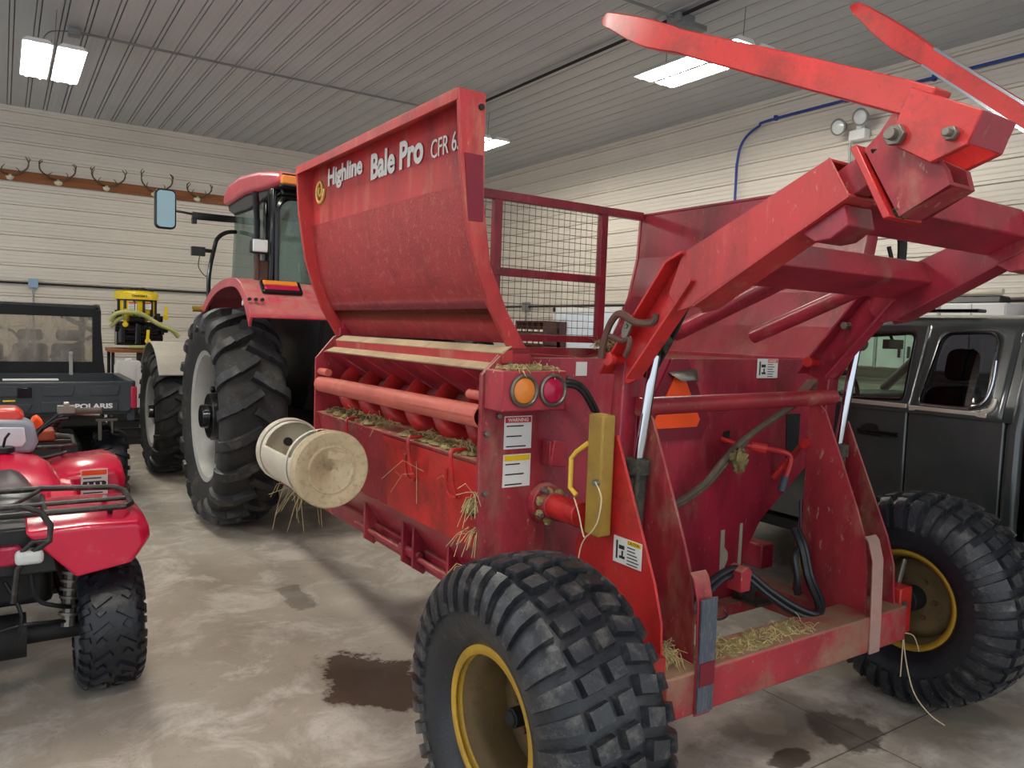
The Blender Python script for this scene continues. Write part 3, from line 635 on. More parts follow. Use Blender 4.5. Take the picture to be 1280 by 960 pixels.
decal('caution_decal', BP, (1.942, 2.165, .89), YD, ZU, .155, .1, YELINK, 6, 'CAUTION', split=True)
# lower axle frame in front of the beam
b = MB(); b.prism([(2.12, .42), (3.35, .42), (3.35, .36), (2.12, .36)], 'y', 2.50, 2.60); b.box(2.0, 2.12, 2.0, 2.6, .40, .52); b.box(3.24, 3.36, 2.0, 2.6, .38, .50); b.build('sub_frame', RED_BEAM, BP, bevel=.006)
b = MB(); b.box(3.12, 3.30, 2.40, 2.56, .42, .432); b.box(3.13, 3.15, 2.44, 2.56, .43, .5); b.cyl((3.10, 2.5, .47), (3.22, 2.5, .47), .022, n=6); b.build('foot_bracket', GREASE, BP, bevel=.003)
# hydraulic cylinders
for x, z0 in ((2.045, 1.255), (3.35, 1.245)):
    b = MB(); b.cyl((x, 2.17, z0), (x, 2.20, .62), .043, n=20); b.cyl((x, 2.17, z0+.02), (x, 2.17, z0-.04), .052, n=20); b.tube([(x-.03, 2.13, z0-.02), (x-.035, 2.14, .8)], .012, 6); cy = b.build('hydraulic_cylinder', GREASE, BP, bevel=.004)
    b = MB(); b.cyl((x+.005, 2.17, z0), (x+.035, 2.125, 1.735), .021, n=20); lab(b.build('piston_rod', CHROME, cy), 'bright chrome rod')
# lift arms
def arm(x0, near):
    x1 = x0+.13
    a = lift = None
    body = [(1.344, 2.271), (1.275, 2.156), (1.831, 1.856), (1.90, 1.84), (1.95, 1.90), (1.892, 2.038)]
    b = MB()   # open ended rectangular tube
    for xx in (x0, x1-.008): b.prism(body, 'x', xx, xx+.008)
    b.prism([(1.344, 2.271), (1.341, 2.262), (1.889, 2.029), (1.892, 2.038)], 'x', x0, x1)
    b.prism([(1.275, 2.156), (1.28, 2.165), (1.836, 1.865), (1.831, 1.856)], 'x', x0, x1)
    A = b.build('lift_arm', RED_HOP if near else RED, BP, bevel=.003)
    low = [(2.285, 1.597), (2.175, 1.57), (2.12, 1.60), (1.86, 1.99), (1.90, 2.045), (1.96, 2.02)]
    b = MB(); xw = x0+.045
    lw = [(2.285, 1.60), (2.19, 1.565), (2.13, 1.59), (1.83, 1.945), (1.882, 2.04), (1.955, 2.01)]
    b.prism(lw, 'x', xw, xw+.01)
    for i, j in ((0, 5), (2, 3), (4, 5)):
        p, q = Vector(lw[i]), Vector(lw[j]); d = (q-p).normalized(); nn = Vector((-d.y, d.x))*.005
        b.prism([tuple(p-nn), tuple(q-nn), tuple(q+nn), tuple(p+nn)], 'x', x0-.02, xw+.01)
    b.build('channel_plate', RED_FR if near else RED, A, bevel=.002)
    b = MB(); b.prism([(2.24, 1.60), (2.19, 1.57), (2.08, 1.735), (2.005, 1.865), (2.12, 1.93)], 'x', x1+.03, x1+.042)
    b.build('channel_plate', BLKD if near else RED, A, bevel=.002)  # near plate coloured black for the shade inside the arm, and grease
    b = MB(); b.cyl((x0-.025, 2.225, 1.657), (x1+.05, 2.225, 1.657), .02, n=16); b.cyl((x0-.03, 2.225, 1.657), (x0-.005, 2.225, 1.657), .026, n=16); b.build('pivot_pin', RED_FR, A, bevel=.003)
    return A
AL = arm(1.95, True); AR = arm(3.18, False)
b = MB(); b.blob((2.07, 2.10, 1.75), .03, .05, .06, 14, .3); b.cyl((2.0, 2.11, 1.74), (2.10, 2.11, 1.74), .03, n=12); b.build('rod_end', GREASE, AL)
b = MB(); b.cyl((3.36, 2.11, 1.75), (3.40, 2.11, 1.75), .035, n=12); b.build('rod_end', GREASE, AR)
b = MB(); b.cyl((3.205, 2.058, 1.829), (3.165, 2.058, 1.829), .018, n=6); b.build('bolt', STEEL, AR, bevel=.002)
# safety latch on the left arm
b = MB(); b.tube([(1.93, 1.985, 1.83), (1.93, 2.0, 1.80), (1.91, 2.07, 1.80), (1.91, 2.15, 1.83), (1.91, 2.20, 1.80), (1.91, 2.235, 1.73), (1.91, 2.25, 1.66)], .014, 8, smooth=4)
b.tube([(1.92, 2.215, 1.745), (1.92, 2.14, 1.73), (1.92, 2.105, 1.74), (1.92, 2.11, 1.70), (1.925, 2.13, 1.675)], .011, 8, smooth=3); b.build('latch_handle', RUST, AL)
b = MB(); b.prism([(2.155, 1.735), (2.13, 1.74), (2.105, 1.79), (2.115, 1.815), (2.14, 1.81), (2.16, 1.77)], 'x', 1.925, 1.937); b.cyl((1.92, 2.132, 1.785), (1.94, 2.132, 1.785), .009, n=10); b.build('latch_lug', STEEL, AL, bevel=.002)
# box cross members
ud = Vector((0, .92, -.39)).normalized(); un = Vector((0, .39, .92)).normalized()
b = MB(); b.obox((2.63, 1.777, 2.02), Vector((1, 0, 0)), ud, un, .58, .085, .047); lab(b.build('cross_tube', RED, BP, bevel=.006), 'lower box cross member between the lift arms')
b = MB(); b.obox((2.66, 1.436, 2.195), Vector((1, 0, 0)), ud, un, .575, .078, .062); lab(b.build('cross_tube', RED, BP, bevel=.006), 'upper box cross member between the lift arms')
for xs, w in ((1.97, .13), (3.17, .12)):
    b = MB(); b.prism([(1.30, 2.14), (1.44, 2.07), (1.39, 2.04), (1.34, 2.045), (1.285, 2.08)], 'x', xs, xs+w); b.build('gusset', RED, BP, bevel=.004)
b = MB()
for x in (2.44, 2.95): b.cyl((x+.03, 1.86, 1.985), (x-.03, 2.36, 1.765), .034, n=20)
b.each('bale_stop_tube', RED, BP, bevel=.004)
# fork heads
def fork(dx, ang, near):
    X = lambda v: v+dx
    b = MB()
    b.obox((X(2.015), 1.30, 2.205), Vector((1, 0, 0)), Vector((0, -.88, .47)), Vector((0, .47, .88)), .035, .11, .045); A = b.build('stub_tube', RED_DU, BP, bevel=.004)
    F = MB(); F.prism([(1.275, 2.285), (1.165, 2.08), (1.145, 2.085), (1.255, 2.29)], 'x', X(1.935), X(2.095)); H = F.build('fork_head', RED_FR, BP, bevel=.003)
    b = MB(); b.prism([(1.24, 2.275), (1.20, 2.31), (1.14, 2.39), (1.10, 2.30), (1.02, 2.19), (1.005, 2.15), (1.13, 2.085)], 'x', X(1.95), X(1.975)); b.prism([(1.24, 2.275), (1.19, 2.30), (1.02, 2.2), (1.005, 2.15), (1.13, 2.085)], 'x', X(2.05), X(2.075)); b.prism([(1.005, 2.15), (1.13, 2.085), (1.135, 2.095), (1.01, 2.16)], 'x', X(1.95), X(2.075)); b.build('mount_box', RED_DU if near else RED, H, bevel=.003)
    for x in (1.925, 2.08): 
        b = MB(); b.prism([(1.107, 2.405), (.929, 2.31), (.959, 2.235), (1.045, 2.205), (1.16, 2.275)], 'x', X(x), X(x+.02)); b.build('swivel_plate', RED_FR, H, bevel=.003)
    b = MB(); b.prism([(.929, 2.31), (.937, 2.315), (.965, 2.245), (.955, 2.235)], 'x', X(1.93), X(2.095)); b.build('back_plate', RED, H, bevel=.002)
    for y, z, r in ((1.135, 2.288, .022), (.993, 2.265, .014)):
        b = MB(); b.cyl((X(1.885), y, z), (X(1.925), y, z), r*.7, n=16); b.cyl((X(1.905), y, z), (X(1.925), y, z), r*1.3, n=6); b.build('bolt', STEEL, H, bevel=.002)
    b = MB()
    for p in ((1.235, 2.27), (1.155, 2.105)): b.cyl((X(1.97), p[0]+.02, p[1]+.0), (X(1.97), p[0]-.03, p[1]-.012), .013, n=6); b.blob((X(1.98), p[0]-.02, p[1]), .03, .02, .02, 8, .3)
    b.each('flange_bolt', GREASE, H)
    # tine: box section, upset near the tip, chisel point
    y0, z0 = 1.125, 2.385; c, s = math.cos(ang), math.sin(ang); U = Vector((0, c, s)); N = Vector((0, -s, c)); L = 1.43
    st = [(-.06, .040, .04), (0, .042, .04), (.5, .042, .036), (.92, .038, .034), (1.0, .044, .038), (1.08, .047, .040), (1.20, .042, .036), (1.33, .030, .03), (1.38, .026, .026), (1.43, .004, .004)]
    vs = []
    for l, h, w in st:
        p = Vector((X(1.985), y0, z0))+U*l
        sh = N*(.0 if l < 1.15 else .004 if l < 1.25 else .012 if l < 1.4 else .006)
        for a, q in ((-1, -1), (-1, 1), (1, 1), (1, -1)): vs.append(p+sh+Vector((1, 0, 0))*w*a+N*h*q)
    b = MB(); n = len(st); b.add(vs, [(i*4+k, i*4+(k+1) % 4, i*4+4+(k+1) % 4, i*4+4+k) for i in range(n-1) for k in range(4)]+[(0, 1, 2, 3), (n*4-1, n*4-2, n*4-3, n*4-4)])
    lab(b.build('fork_tine', RED_FR, H, bevel=.004, sm=25), 'left fork tine raised over the hopper' if near else 'right fork tine raised steeper, edges worn to bare steel')
    if not near:
        b = MB()
        for q in (-1, 1): b.obox(Vector((X(1.985)-.036, y0, z0))+U*.48+N*.037*q, Vector((1, 0, 0)), U, N, .002, .42, .005)
        b.each('worn_edge', CHROME, H)
fork(0, math.radians(24.7), True); fork(1.31, math.radians(40.3), False)
# crank, levers, hoses
b = MB(); b.tube([(3.0, YR, 1.25), (3.02, 2.50, 1.235), (3.08, 2.42, 1.225)], .013, 10); b.tube([(3.06, 2.44, 1.228), (3.10, 2.38, 1.222)], .024, 10); b.tube([(3.08, 2.42, 1.225), (3.14, 2.31, 1.215), (3.165, 2.29, 1.18), (3.13, 2.29, 1.09)], .013, 10, smooth=4); cr = b.build('crank_handle', RED_FR, BP)
b = MB(); b.cyl((3.132, 2.29, 1.10), (3.105, 2.29, 1.03), .019, n=16); lab(b.build('crank_grip', mat('blue_grey_grip', (66, 72, 82), .6), cr), 'worn blue grey grip')
b = MB(); b.tube([(3.42, YR, 1.02), (3.47, 2.4, 1.27), (3.30, 2.24, 1.26)], .015, 10); b.cyl((3.26, 2.24, 1.265), (3.19, 2.24, 1.265), .024, n=16); b.build('lever', RED_FR, BP)
def hose(pts, r, m, name='hydraulic_hose', parent=BP, sm=6, lb=None):
    b = MB(); b.tube(pts, r, 10, smooth=sm); o = b.build(name, m, parent)
    if lb: lab(o, lb)
    return o
DH = mat('dusty_hose', (86, 74, 62), .7, dust=(120, 108, 80), dust_amt=.4, dscale=15)
hose([(2.35, 2.5, 1.02), (2.5, 2.5, .965), (2.62, 2.49, .985), (2.78, 2.48, 1.06), (2.90, 2.47, 1.17), (3.02, 2.46, 1.26), (3.16, 2.44, 1.34), (3.30, 2.42, 1.41), (3.42, 2.4, 1.48), (3.48, 2.4, 1.55)], .017, DH)
hose([(2.37, 2.5, .99), (2.5, 2.5, .945), (2.62, 2.49, .965), (2.80, 2.48, 1.05), (2.93, 2.47, 1.16), (3.05, 2.46, 1.25)], .011, DH)
b = MB(); b.blob((2.96, 2.43, 1.17), .05, .04, .05, 12, .35); b.build('tangled_chaff', HAY, BP)
b = MB(); b.prism([(3.36, 1.50), (3.44, 1.56), (3.50, 1.52), (3.40, 1.46)], 'y', 2.36, 2.42); b.blob((3.44, 2.36, 1.50), .05, .04, .04, 10, .3); b.build('hose_clamp', RUST, BP, bevel=.004)
hose([(1.89, 2.52, 1.545), (1.95, 2.49, 1.55), (2.0, 2.47, 1.53), (2.06, 2.46, 1.45), (2.10, 2.46, 1.38)], .014, BLK, 'light_cable')
hose([(1.89, 2.51, 1.53), (1.95, 2.48, 1.535), (1.995, 2.46, 1.51), (2.05, 2.45, 1.43)], .009, BLK, 'light_cable')
BH = mat('black_hydraulic_hose', (26, 28, 34), .35, mott=.15)
for k, d in enumerate((0, .028)):
    hose([(2.42-d, 2.16, .60), (2.48-d, 2.17, .66+d), (2.60, 2.18, .715+d), (2.70, 2.16, .715+d), (2.80, 2.1, .63+d), (2.88, 2.02, .565+d), (2.97, 1.98, .54+d*.6), (3.05-d, 2.0, .58), (3.075-d, 2.08, .68), (3.075-d, 2.12, .80), (3.09-d, 2.18, .88)], .0155, BH)
hose([(3.01, 2.1, .60), (3.0, 2.1, .68), (3.0, 2.12, .76), (3.02, 2.13, .79), (3.05, 2.14, .80)], .0155, BH)
hose([(3.15, 2.2, .55), (3.15, 2.2, .8), (3.16, 2.22, 1.0)], .007, BH)
b = MB(); b.prism([(2.64, .66), (2.70, .66), (2.71, .745), (2.68, .77), (2.64, .75)], 'y', 2.12, 2.20); b.build('hose_clamp', RED_DU, BP, bevel=.004)
hose([(2.45, 2.16, .6), (2.5, 2.12, .57), (2.56, 2.12, .575), (2.57, 2.14, .59)], .005, BH)
b = MB(); b.blob((3.155, 2.2, .72), .025, .03, .09, 10, .4); b.build('tangled_chaff', HAY, BP)
# parking jack (yellow) held on the left plate
b = MB(); b.box(1.86, 1.925, 2.165, 2.25, .985, 1.45); J = b.build('yellow_jack_post', YELS, BP, bevel=.008)
b = MB(); b.tube([(1.86, 2.245, 1.335), (1.85, 2.30, 1.295), (1.845, 2.325, 1.265), (1.845, 2.325, 1.15), (1.85, 2.29, 1.125)], .010, 8); lab(b.build('jack_handle', mat('clean_yellow_paint', (226, 184, 66), .45, mott=.05), J), 'bent bright yellow handle')
b = MB(); b.cyl((1.84, 2.18, 1.195), (1.87, 2.18, 1.195), .012, n=12); b.build('clamp_pin', STEEL, J)
TW = mat('baler_twine', (214, 196, 160), .8, mott=0)
hose([(1.83, 2.28, 1.12), (1.83, 2.25, 1.07), (1.83, 2.22, 1.0), (1.83, 2.20, .985), (1.83, 2.14, 1.05), (1.83, 2.12, 1.15), (1.84, 2.17, 1.2)], .0028, TW, 'twine', J, 4)
hose([(1.83, 2.20, .985), (1.83, 2.23, .93), (1.83, 2.25, .8), (1.83, 2.25, .70)], .0025, TW, 'twine', J, 4)
# implement wheels
def implement_wheel(cx, label, flip):
    T = BP
    cy, R, Wd = 1.95, .487, .205
    ty = Tyre([(0, R), (.09, R-.004), (.15, R-.016), (.185, R-.045), (.205, R-.10), (.206, R-.15), (.19, R-.20), (.165, R-.235), (.15, .243)], (cx, cy, .515))
    b = MB(); N = 36; b.cur = 1
    for k in range(N):
        a = 2*math.pi*k/N; st = math.pi/N
        for sgn in (1, -1):
            t = a+(0 if sgn > 0 else st)
            ty.lug(b, sgn*.140, t, sgn*.290, t+.02, .054, .046, .028, .012, n=5, taper=.88)
            ty.lug(b, sgn*.052, t-.022, sgn*.128, t+.004, .060, .056, .027, n=2, taper=.82)
        ty.lug(b, -.034, a+st*.5+.01, .034, a+st*.5-.01, .058, .058, .027, n=2, taper=.82)
    T = lab(ty.carcass([RUB, LUG], BP, lugs=b), label)
    s = -1 if flip else 1        # s=+1: dish opens to the left (-x)
    prof = [(-.155*s, .215), (-.155*s, .243), (-.14*s, .245), (-.13*s, .215), (-.07*s, .195), (.02*s, .19), (.14*s, .215), (.155*s, .243)]
    b = MB(); b.revolve(prof[:4] if s > 0 else prof[:4], (cx, cy, .515), 'x', 56); lab(b.build('rim', YEL, T, solid=.006), 'scraped yellow rim flange'); b = MB(); b.revolve(prof[-2:], (cx, cy, .515), 'x', 56); b.build('inner_rim', YEL, T, solid=.006)
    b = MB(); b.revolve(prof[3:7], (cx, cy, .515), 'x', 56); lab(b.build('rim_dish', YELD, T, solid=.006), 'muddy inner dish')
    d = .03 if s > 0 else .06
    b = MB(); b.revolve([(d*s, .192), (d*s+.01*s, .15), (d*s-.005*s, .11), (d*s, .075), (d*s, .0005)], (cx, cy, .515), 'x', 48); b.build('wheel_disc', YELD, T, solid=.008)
    b = MB(); e = cx-.01*s
    if s > 0: b.cyl((cx+.02, cy, .515), (cx-.075, cy, .515), .032, n=20); b.cyl((cx-.075, cy, .515), (cx-.085, cy, .515), .028, .02, n=20)
    else: b.cyl((cx-.16, cy, .515), (cx-.04, cy, .515), .06, n=20); b.cyl((cx-.05, cy, .515), (cx-.03, cy, .515), .09, n=20)
    b.build('hub', BLKD, T, bevel=.004)
    for k in range(6):
        a = 2*math.pi*k/6; q = (cx+d*s, cy+.10*math.cos(a), .515+.10*math.sin(a))
        b = MB(); b.cyl((q[0]-.02, q[1], q[2]), (q[0]+.02, q[1], q[2]), .011, n=6); b.build('lug_nut', RUST, T)
    return T
implement_wheel(1.42, 'near left implement tyre with chunky block tread', False)
implement_wheel(3.80, 'right implement tyre in front of the dark truck', True)
for x0, x1 in ((1.50, 1.95), (3.46, 3.72)):
    b = MB(); b.cyl((x0, 1.95, .515), (x1, 1.95, .515), .035, n=20); b.prism([(x0+(.25 if x0 < 3 else 0), .62), (x0+(.45 if x0 < 3 else .10), .62), (x0+(.45 if x0 < 3 else .10), .40), (x0+(.25 if x0 < 3 else 0), .40)], 'y', 1.87, 2.03); b.build('spindle', RED_FR, BP, bevel=.006)
b = MB(); b.cyl((3.49, 1.90, .56), (3.49, 1.90, .42), .013, n=8); b.box(3.475, 3.50, 1.86, 1.89, .40, .56); b.cyl((3.56, 1.95, .56), (3.62, 1.95, .72), .012, n=8); b.build('spindle_bolt', STEEL, BP)
# ---------------------------------------------------------------- straw and chaff
def straws(name, spots, label, n, L=(.05, .16), r=.0016, mound=None, cat='straw', droop=.03, seed=1, kind='stuff', spread=None):
    rnd = random.Random(seed); b = MB()
    b.cur = 1
    for _ in range(n):
        c = rnd.choice(spots); p = Vector((c[0]+rnd.uniform(-c[3], c[3]), c[1]+rnd.uniform(-c[4], c[4]), c[2]+rnd.uniform(0, c[5])))
        d = Vector((rnd.gauss(0, 1), rnd.gauss(0, 1), rnd.gauss(0, .35))).normalized() if not spread else (Vector(spread)+Vector((rnd.gauss(0, .45), rnd.gauss(0, .45), rnd.gauss(0, .45)))).normalized()
        l = rnd.uniform(*L); q = p+d*l*.5+Vector((0, 0, rnd.uniform(0, .3)*l)); e = p+d*l-Vector((0, 0, rnd.uniform(0, droop)))
        b.tube([p, q, e], r, 4, cap=False)
    b.cur = 0
    for (x, y, z, a, c, h) in (mound or []):
        for i in range(max(3, int(a*c*2500))):
            b.blob((x+rnd.uniform(-a, a), y+rnd.uniform(-c, c), z+h*.1), .035, .035, h, 8, .3)
    return tag(b.build(name, [HAY, STRAW]), label, cat, kind=kind)
straws('chaff_pile', [(1.68, 3.0, 1.238, .07, .38, .008), (1.68, 4.0, 1.238, .07, .4, .015)], 'straw and chaff lying along the side tray below the pale pipe', 420, (.02, .07), mound=[(1.67, 3.0, 1.236, .06, .36, .010), (1.67, 4.05, 1.236, .06, .33, .018)], seed=2, cat='chaff')
straws('chaff_pile', [(1.74, 2.50, 1.602, .13, .05, .008)], 'chaff heaped on top of the tail light box', 160, (.015, .05), mound=[(1.76, 2.51, 1.602, .11, .04, .016)], seed=3, cat='chaff')
straws('straw_tuft', [(1.575, 2.60, 1.05, .02, .03, .06), (1.57, 2.60, .75, .02, .03, .05), (1.575, 2.60, .92, .02, .03, .05)], 'straw tuft poking out beside the rear corner of the left door', 46, (.05, .12), r=.0018, mound=[(1.575, 2.62, 1.03, .012, .02, .03)], seed=4, spread=(-.7, -.2, -.5))
straws('straw_pile', [(2.02, 1.98, .56, .05, .06, .03)], 'straw packed between the two left gusset plates above the beam', 260, (.03, .09), mound=[(2.02, 2.02, .55, .05, .07, .03)], seed=5)
straws('chaff_pile', [(2.5, 1.93, .552, .35, .06, .003)], 'chaff and dirt lying along the top of the rear beam', 260, (.015, .05), mound=[(2.35, 1.93, .550, .18, .05, .006), (2.7, 1.94, .550, .1, .04, .005)], seed=6, cat='chaff')
straws('straw_tuft', [(1.25, 3.75, .925, .08, .12, .02)], 'loose straws hanging below the white pail', 24, (.08, .22), r=.0014, seed=8, spread=(-.3, -.1, -.8))
straws('straw_tuft', [(3.72, 4.35, 1.655, .08, .06, .04)], 'dark tuft of old straw at the hopper corner below the wire screen', 90, (.04, .10), seed=9)
straws('loose_straw', [(1.57, 3.1, 1.05, .01, .4, .1)], 'a few long straws dangling across the bright red side door', 5, (.10, .2), r=.001, seed=12, spread=(-.05, .4, -.8))
hs = MB(); hs.tube([(3.52, 1.88, .42), (3.50, 1.85, .30), (3.50, 1.80, .15), (3.56, 1.75, .05), (3.60, 1.7, .01)], .003, 6, smooth=4); hs.tube([(3.52, 1.88, .40), (3.47, 1.85, .35), (3.45, 1.84, .22)], .0025, 6, smooth=4); hs.tube([(3.52, 1.88, .40), (3.58, 1.86, .38), (3.62, 1.85, .3)], .0025, 6, smooth=4)
tag(hs.build('baler_twine', TW), 'loose strand of twine hanging from the beam end beside the right wheel', 'twine')
# ---------------------------------------------------------------- white pail on the side
P = thing('plastic_pail', 'dirty white plastic pail with a cut-out side, lying level beside the tractor tyre', 'pail', (1.25, 3.65, .9))
cx, cz, r = 1.25, 1.09, .168; y0, y1 = 3.35, 3.95
b = MB(); n = 64; m = 14; vs = []
for j in range(m+1):
    for k in range(n):
        a = 2*math.pi*k/n; rr = r*(1-.04*j/m)-.006; vs.append((cx+rr*math.cos(a), y0+(y1-y0)*j/m, cz+rr*math.sin(a)))
fs = []
for j in range(m):
    for k in range(n):
        a = 360*(k+.5)/n
        if 2 <= j <= 11 and 42 < a < 164: continue
        fs.append((j*n+k, j*n+(k+1) % n, (j+1)*n+(k+1) % n, (j+1)*n+k))
b.add(vs, fs); b.build('pail_body', CREAM, P, solid=.005)
b = MB(); b.revolve([(-.022, .0005), (-.022, r-.03), (-.028, r-.02), (-.028, r+.004), (-.018, r+.01), (.03, r+.008), (.03, r)], (cx, y0, cz), 'y', 64); lid = b.build('lid', CREAMF, P, solid=.004)
b = MB(); b.revolve([(-.020, .100), (-.028, .104), (-.028, .112), (-.020, .116)], (cx, y0, cz), 'y', 64); b.obox((cx+.035, y0-.026, cz+.06), Vector((.97, 0, -.25)), Vector((0, 1, 0)), Vector((.25, 0, .97)), .055, .003, .018); lab(b.build('lid_ring', CREAMF, lid), 'moulded ring and slot on the lid')
b = MB(); b.revolve([(0, r*.96), (.0, r), (.05, r), (.05, r*.93), (.052, .0005)], (cx, y1-.03, cz), 'y', 48); b.build('pail_base', CREAM, P)
b = MB(); b.cyl((cx-.02, y1-.05, cz+.05), (cx-.02, y1-.03, cz+.05), .022, n=16); b.build('bung_hole', BLK, P)
b = MB(); b.revolve([(0, r*.99), (-.004, r*1.0), (.02, r*1.005), (.024, r*.985)], (cx, y0+.12, cz), 'y', 64); b.build('pail_rib', CREAM, P)
b = MB(); b.box(1.40, 1.455, 3.6, 3.64, 1.06, 1.12); b.box(1.40, 1.455, 3.8, 3.84, 1.06, 1.12); b.build('mount_bracket', RUST, P)
# ---------------------------------------------------------------- tractor
T = thing('tractor', 'red cab tractor with tall lugged tyres parked ahead of the bale processor', 'tractor', (2.7, 7.5, 0))
RUBL = mat('dusty_lug_rubber', (44, 45, 48), .5, dust=(120, 116, 108), dust_amt=.3, dscale=7, mott=.2)
def tractor_wheel(name, cx, cy, R, hw, rr, N, label, lugh, front=False, outer=-1):
    H = MB(); k = R-rr
    ty = Tyre([(0, R-lugh), (hw*.45, R-lugh-.006), (hw*.8, R-lugh-.02), (hw*.97, R-lugh-.06), (hw*1.04, R-k*.42), (hw*1.02, R-k*.62), (hw*.9, R-k*.85), (hw*.82, rr)], (cx, cy, R))
    b = MB(); b.cur = 1; Rm = R-lugh
    for i in range(N):
        for sg in (1, -1):
            a = 2*math.pi*(i+(0 if sg > 0 else .5))/N
            sp = hw*1.25/Rm
            ty.lug(b, -sg*.03, a-sp*.42, sg*hw*.55, a-sp*.10, lugh*1.1, lugh*1.2, lugh, n=3, R=Rm)
            ty.lug(b, sg*hw*.50, a-sp*.13, sg*(hw*1.0+lugh*1.6), a+sp*.18, lugh*1.2, lugh*1.6, lugh, lugh*.35, n=5, R=Rm)
    o = ty.carcass([RUBD, RUBL], T, name, 80, lugs=b); lab(o, label)
    s = outer
    b = MB(); b.revolve([(hw*.8*s, rr), (hw*.86*s, rr+.02), (hw*.8*s, rr-.012), (hw*.55*s, rr-.04), (hw*.1*s, rr-.055), (-hw*.6*s, rr-.05), (-hw*.8*s, rr+.02)], (cx, cy, R), 'x', 64); b.build('rim', SIL, o, solid=.008)
    b = MB(); b.revolve([(hw*.1*s, rr-.055), (hw*.2*s, rr*.8), (hw*.05*s, rr*.62), (0, rr*.35), (0, .0005)], (cx, cy, R), 'x', 48); b.build('wheel_disc', SIL if front else mat('grimy_dark_disc', (44, 42, 40), .6, mott=.2, dust=(80, 70, 58), dust_amt=.3), o, solid=.01)
    b = MB(); b.cyl((cx, cy, R), (cx+s*hw*.75, cy, R), rr*.42, rr*.36, 28); b.cyl((cx+s*hw*.75, cy, R), (cx+s*hw*1.0, cy, R), rr*.2, rr*.18, 20)
    for q in range(8):
        a = q*math.pi/4; b.cyl((cx+s*.02, cy+rr*.55*math.cos(a), R+rr*.55*math.sin(a)), (cx+s*hw*.5, cy+rr*.55*math.cos(a), R+rr*.55*math.sin(a)), .03, n=8)
        if not front and q % 2 == 0: b.prism([(cy+rr*.15*math.cos(a-.9), R+rr*.15*math.sin(a-.9)), (cy+rr*.82*math.cos(a-.22), R+rr*.82*math.sin(a-.22)), (cy+rr*.82*math.cos(a+.22), R+rr*.82*math.sin(a+.22)), (cy+rr*.15*math.cos(a+.9), R+rr*.15*math.sin(a+.9))], 'x', cx+s*hw*.2, cx+s*hw*.45)
    b.build('wheel_centre', BLKG, o, bevel=.006)
    return o
tractor_wheel('rear_tyre', 1.655, 6.87, .935, .25, .54, 20, 'left rear tractor tyre', .062)
tractor_wheel('rear_tyre', 3.76, 6.87, .935, .25, .54, 20, 'right rear tractor tyre', .062, outer=1)
tractor_wheel('front_tyre', 1.58, 9.45, .70, .21, .38, 19, 'left front tractor tyre', .04, True)
tractor_wheel('front_tyre', 3.82, 9.45, .70, .21, .38, 19, 'right front tractor tyre', .04, True, outer=1)
# chassis
b = MB(); b.box(2.35, 3.1, 6.3, 8.2, .75, 1.5); b.cyl((2.0, 6.92, .92), (3.5, 6.92, .92), .17, n=20); b.box(2.45, 3.0, 6.05, 6.3, .6, 1.3); b.box(2.5, 2.95, 8.2, 10.6, .65, 1.1); b.box(2.1, 3.35, 9.35, 9.55, .6, .78); b.cyl((1.8, 9.45, .7), (3.6, 9.45, .7), .08, n=14); b.build('chassis', BLKD, T, bevel=.02)
b = MB(); b.prism([(6.25, 2.0), (8.1, 2.0), (8.1, 1.2), (7.9, 1.0), (6.5, 1.0), (6.25, 1.3)], 'x', 2.16, 3.30); b.build('cab_floor', BLK, T, bevel=.02)
b = MB()
for x in (2.35, 3.05):
    b.tube([(x, 6.6, .8), (x, 6.1, .95), (x, 6.0, 1.2)], .035, 10); b.tube([(x, 6.3, 1.4), (x, 6.05, 1.38), (x, 6.03, 1.0)], .025, 8)
b.tube([(2.7, 6.3, 1.15), (2.7, 6.0, 1.3)], .035, 10); b.box(2.66, 2.74, 6.0, 6.4, .45, .52); b.build('hitch_arm', BLKD, T)
b = MB(); b.cyl((2.7, 5.98, .72), (2.7, 5.6, .74), .09, .1, 20); b.cyl((2.7, 5.6, .74), (2.72, 4.5, .8), .06, .06, 16); b.build('drive_shaft', BLK, BP)
b = MB()
for i, (x, z) in enumerate(((2.3, 1.45), (2.38, 1.5), (2.46, 1.42), (2.54, 1.5))): b.tube([(x, 6.03, z), (x-.02, 5.8, z-.1), (x+.05, 5.4, z-.35-.04*i), (x+.2, 4.9, z-.5), (x+.25, 4.50, z-.35)], .016, 8, smooth=4)
b.build('hydraulic_hoses', BH, BP)
b = MB(); b.prism([(2.2, .95), (2.42, .95), (2.42, 1.55), (2.2, 1.55)], 'y', 6.1, 6.24)
for z in (1.1, 1.25, 1.4):
    for x in (2.25, 2.36): b.cyl((x, 6.1, z), (x, 6.04, z), .028, n=12)
b.build('hydraulic_couplers', STEEL, T, bevel=.006)
# hood
b = MB(); b.prism([(2.30, 1.15), (2.30, 1.62), (2.36, 1.74), (2.5, 1.8), (2.9, 1.8), (3.04, 1.74), (3.1, 1.62), (3.1, 1.15)], 'y', 8.15, 10.9); b.build('hood', PINK, T, bevel=.05, seg=4)
b = MB(); b.box(2.36, 3.04, 10.88, 11.0, 1.1, 1.6); b.build('grille', BLK, T, bevel=.03)
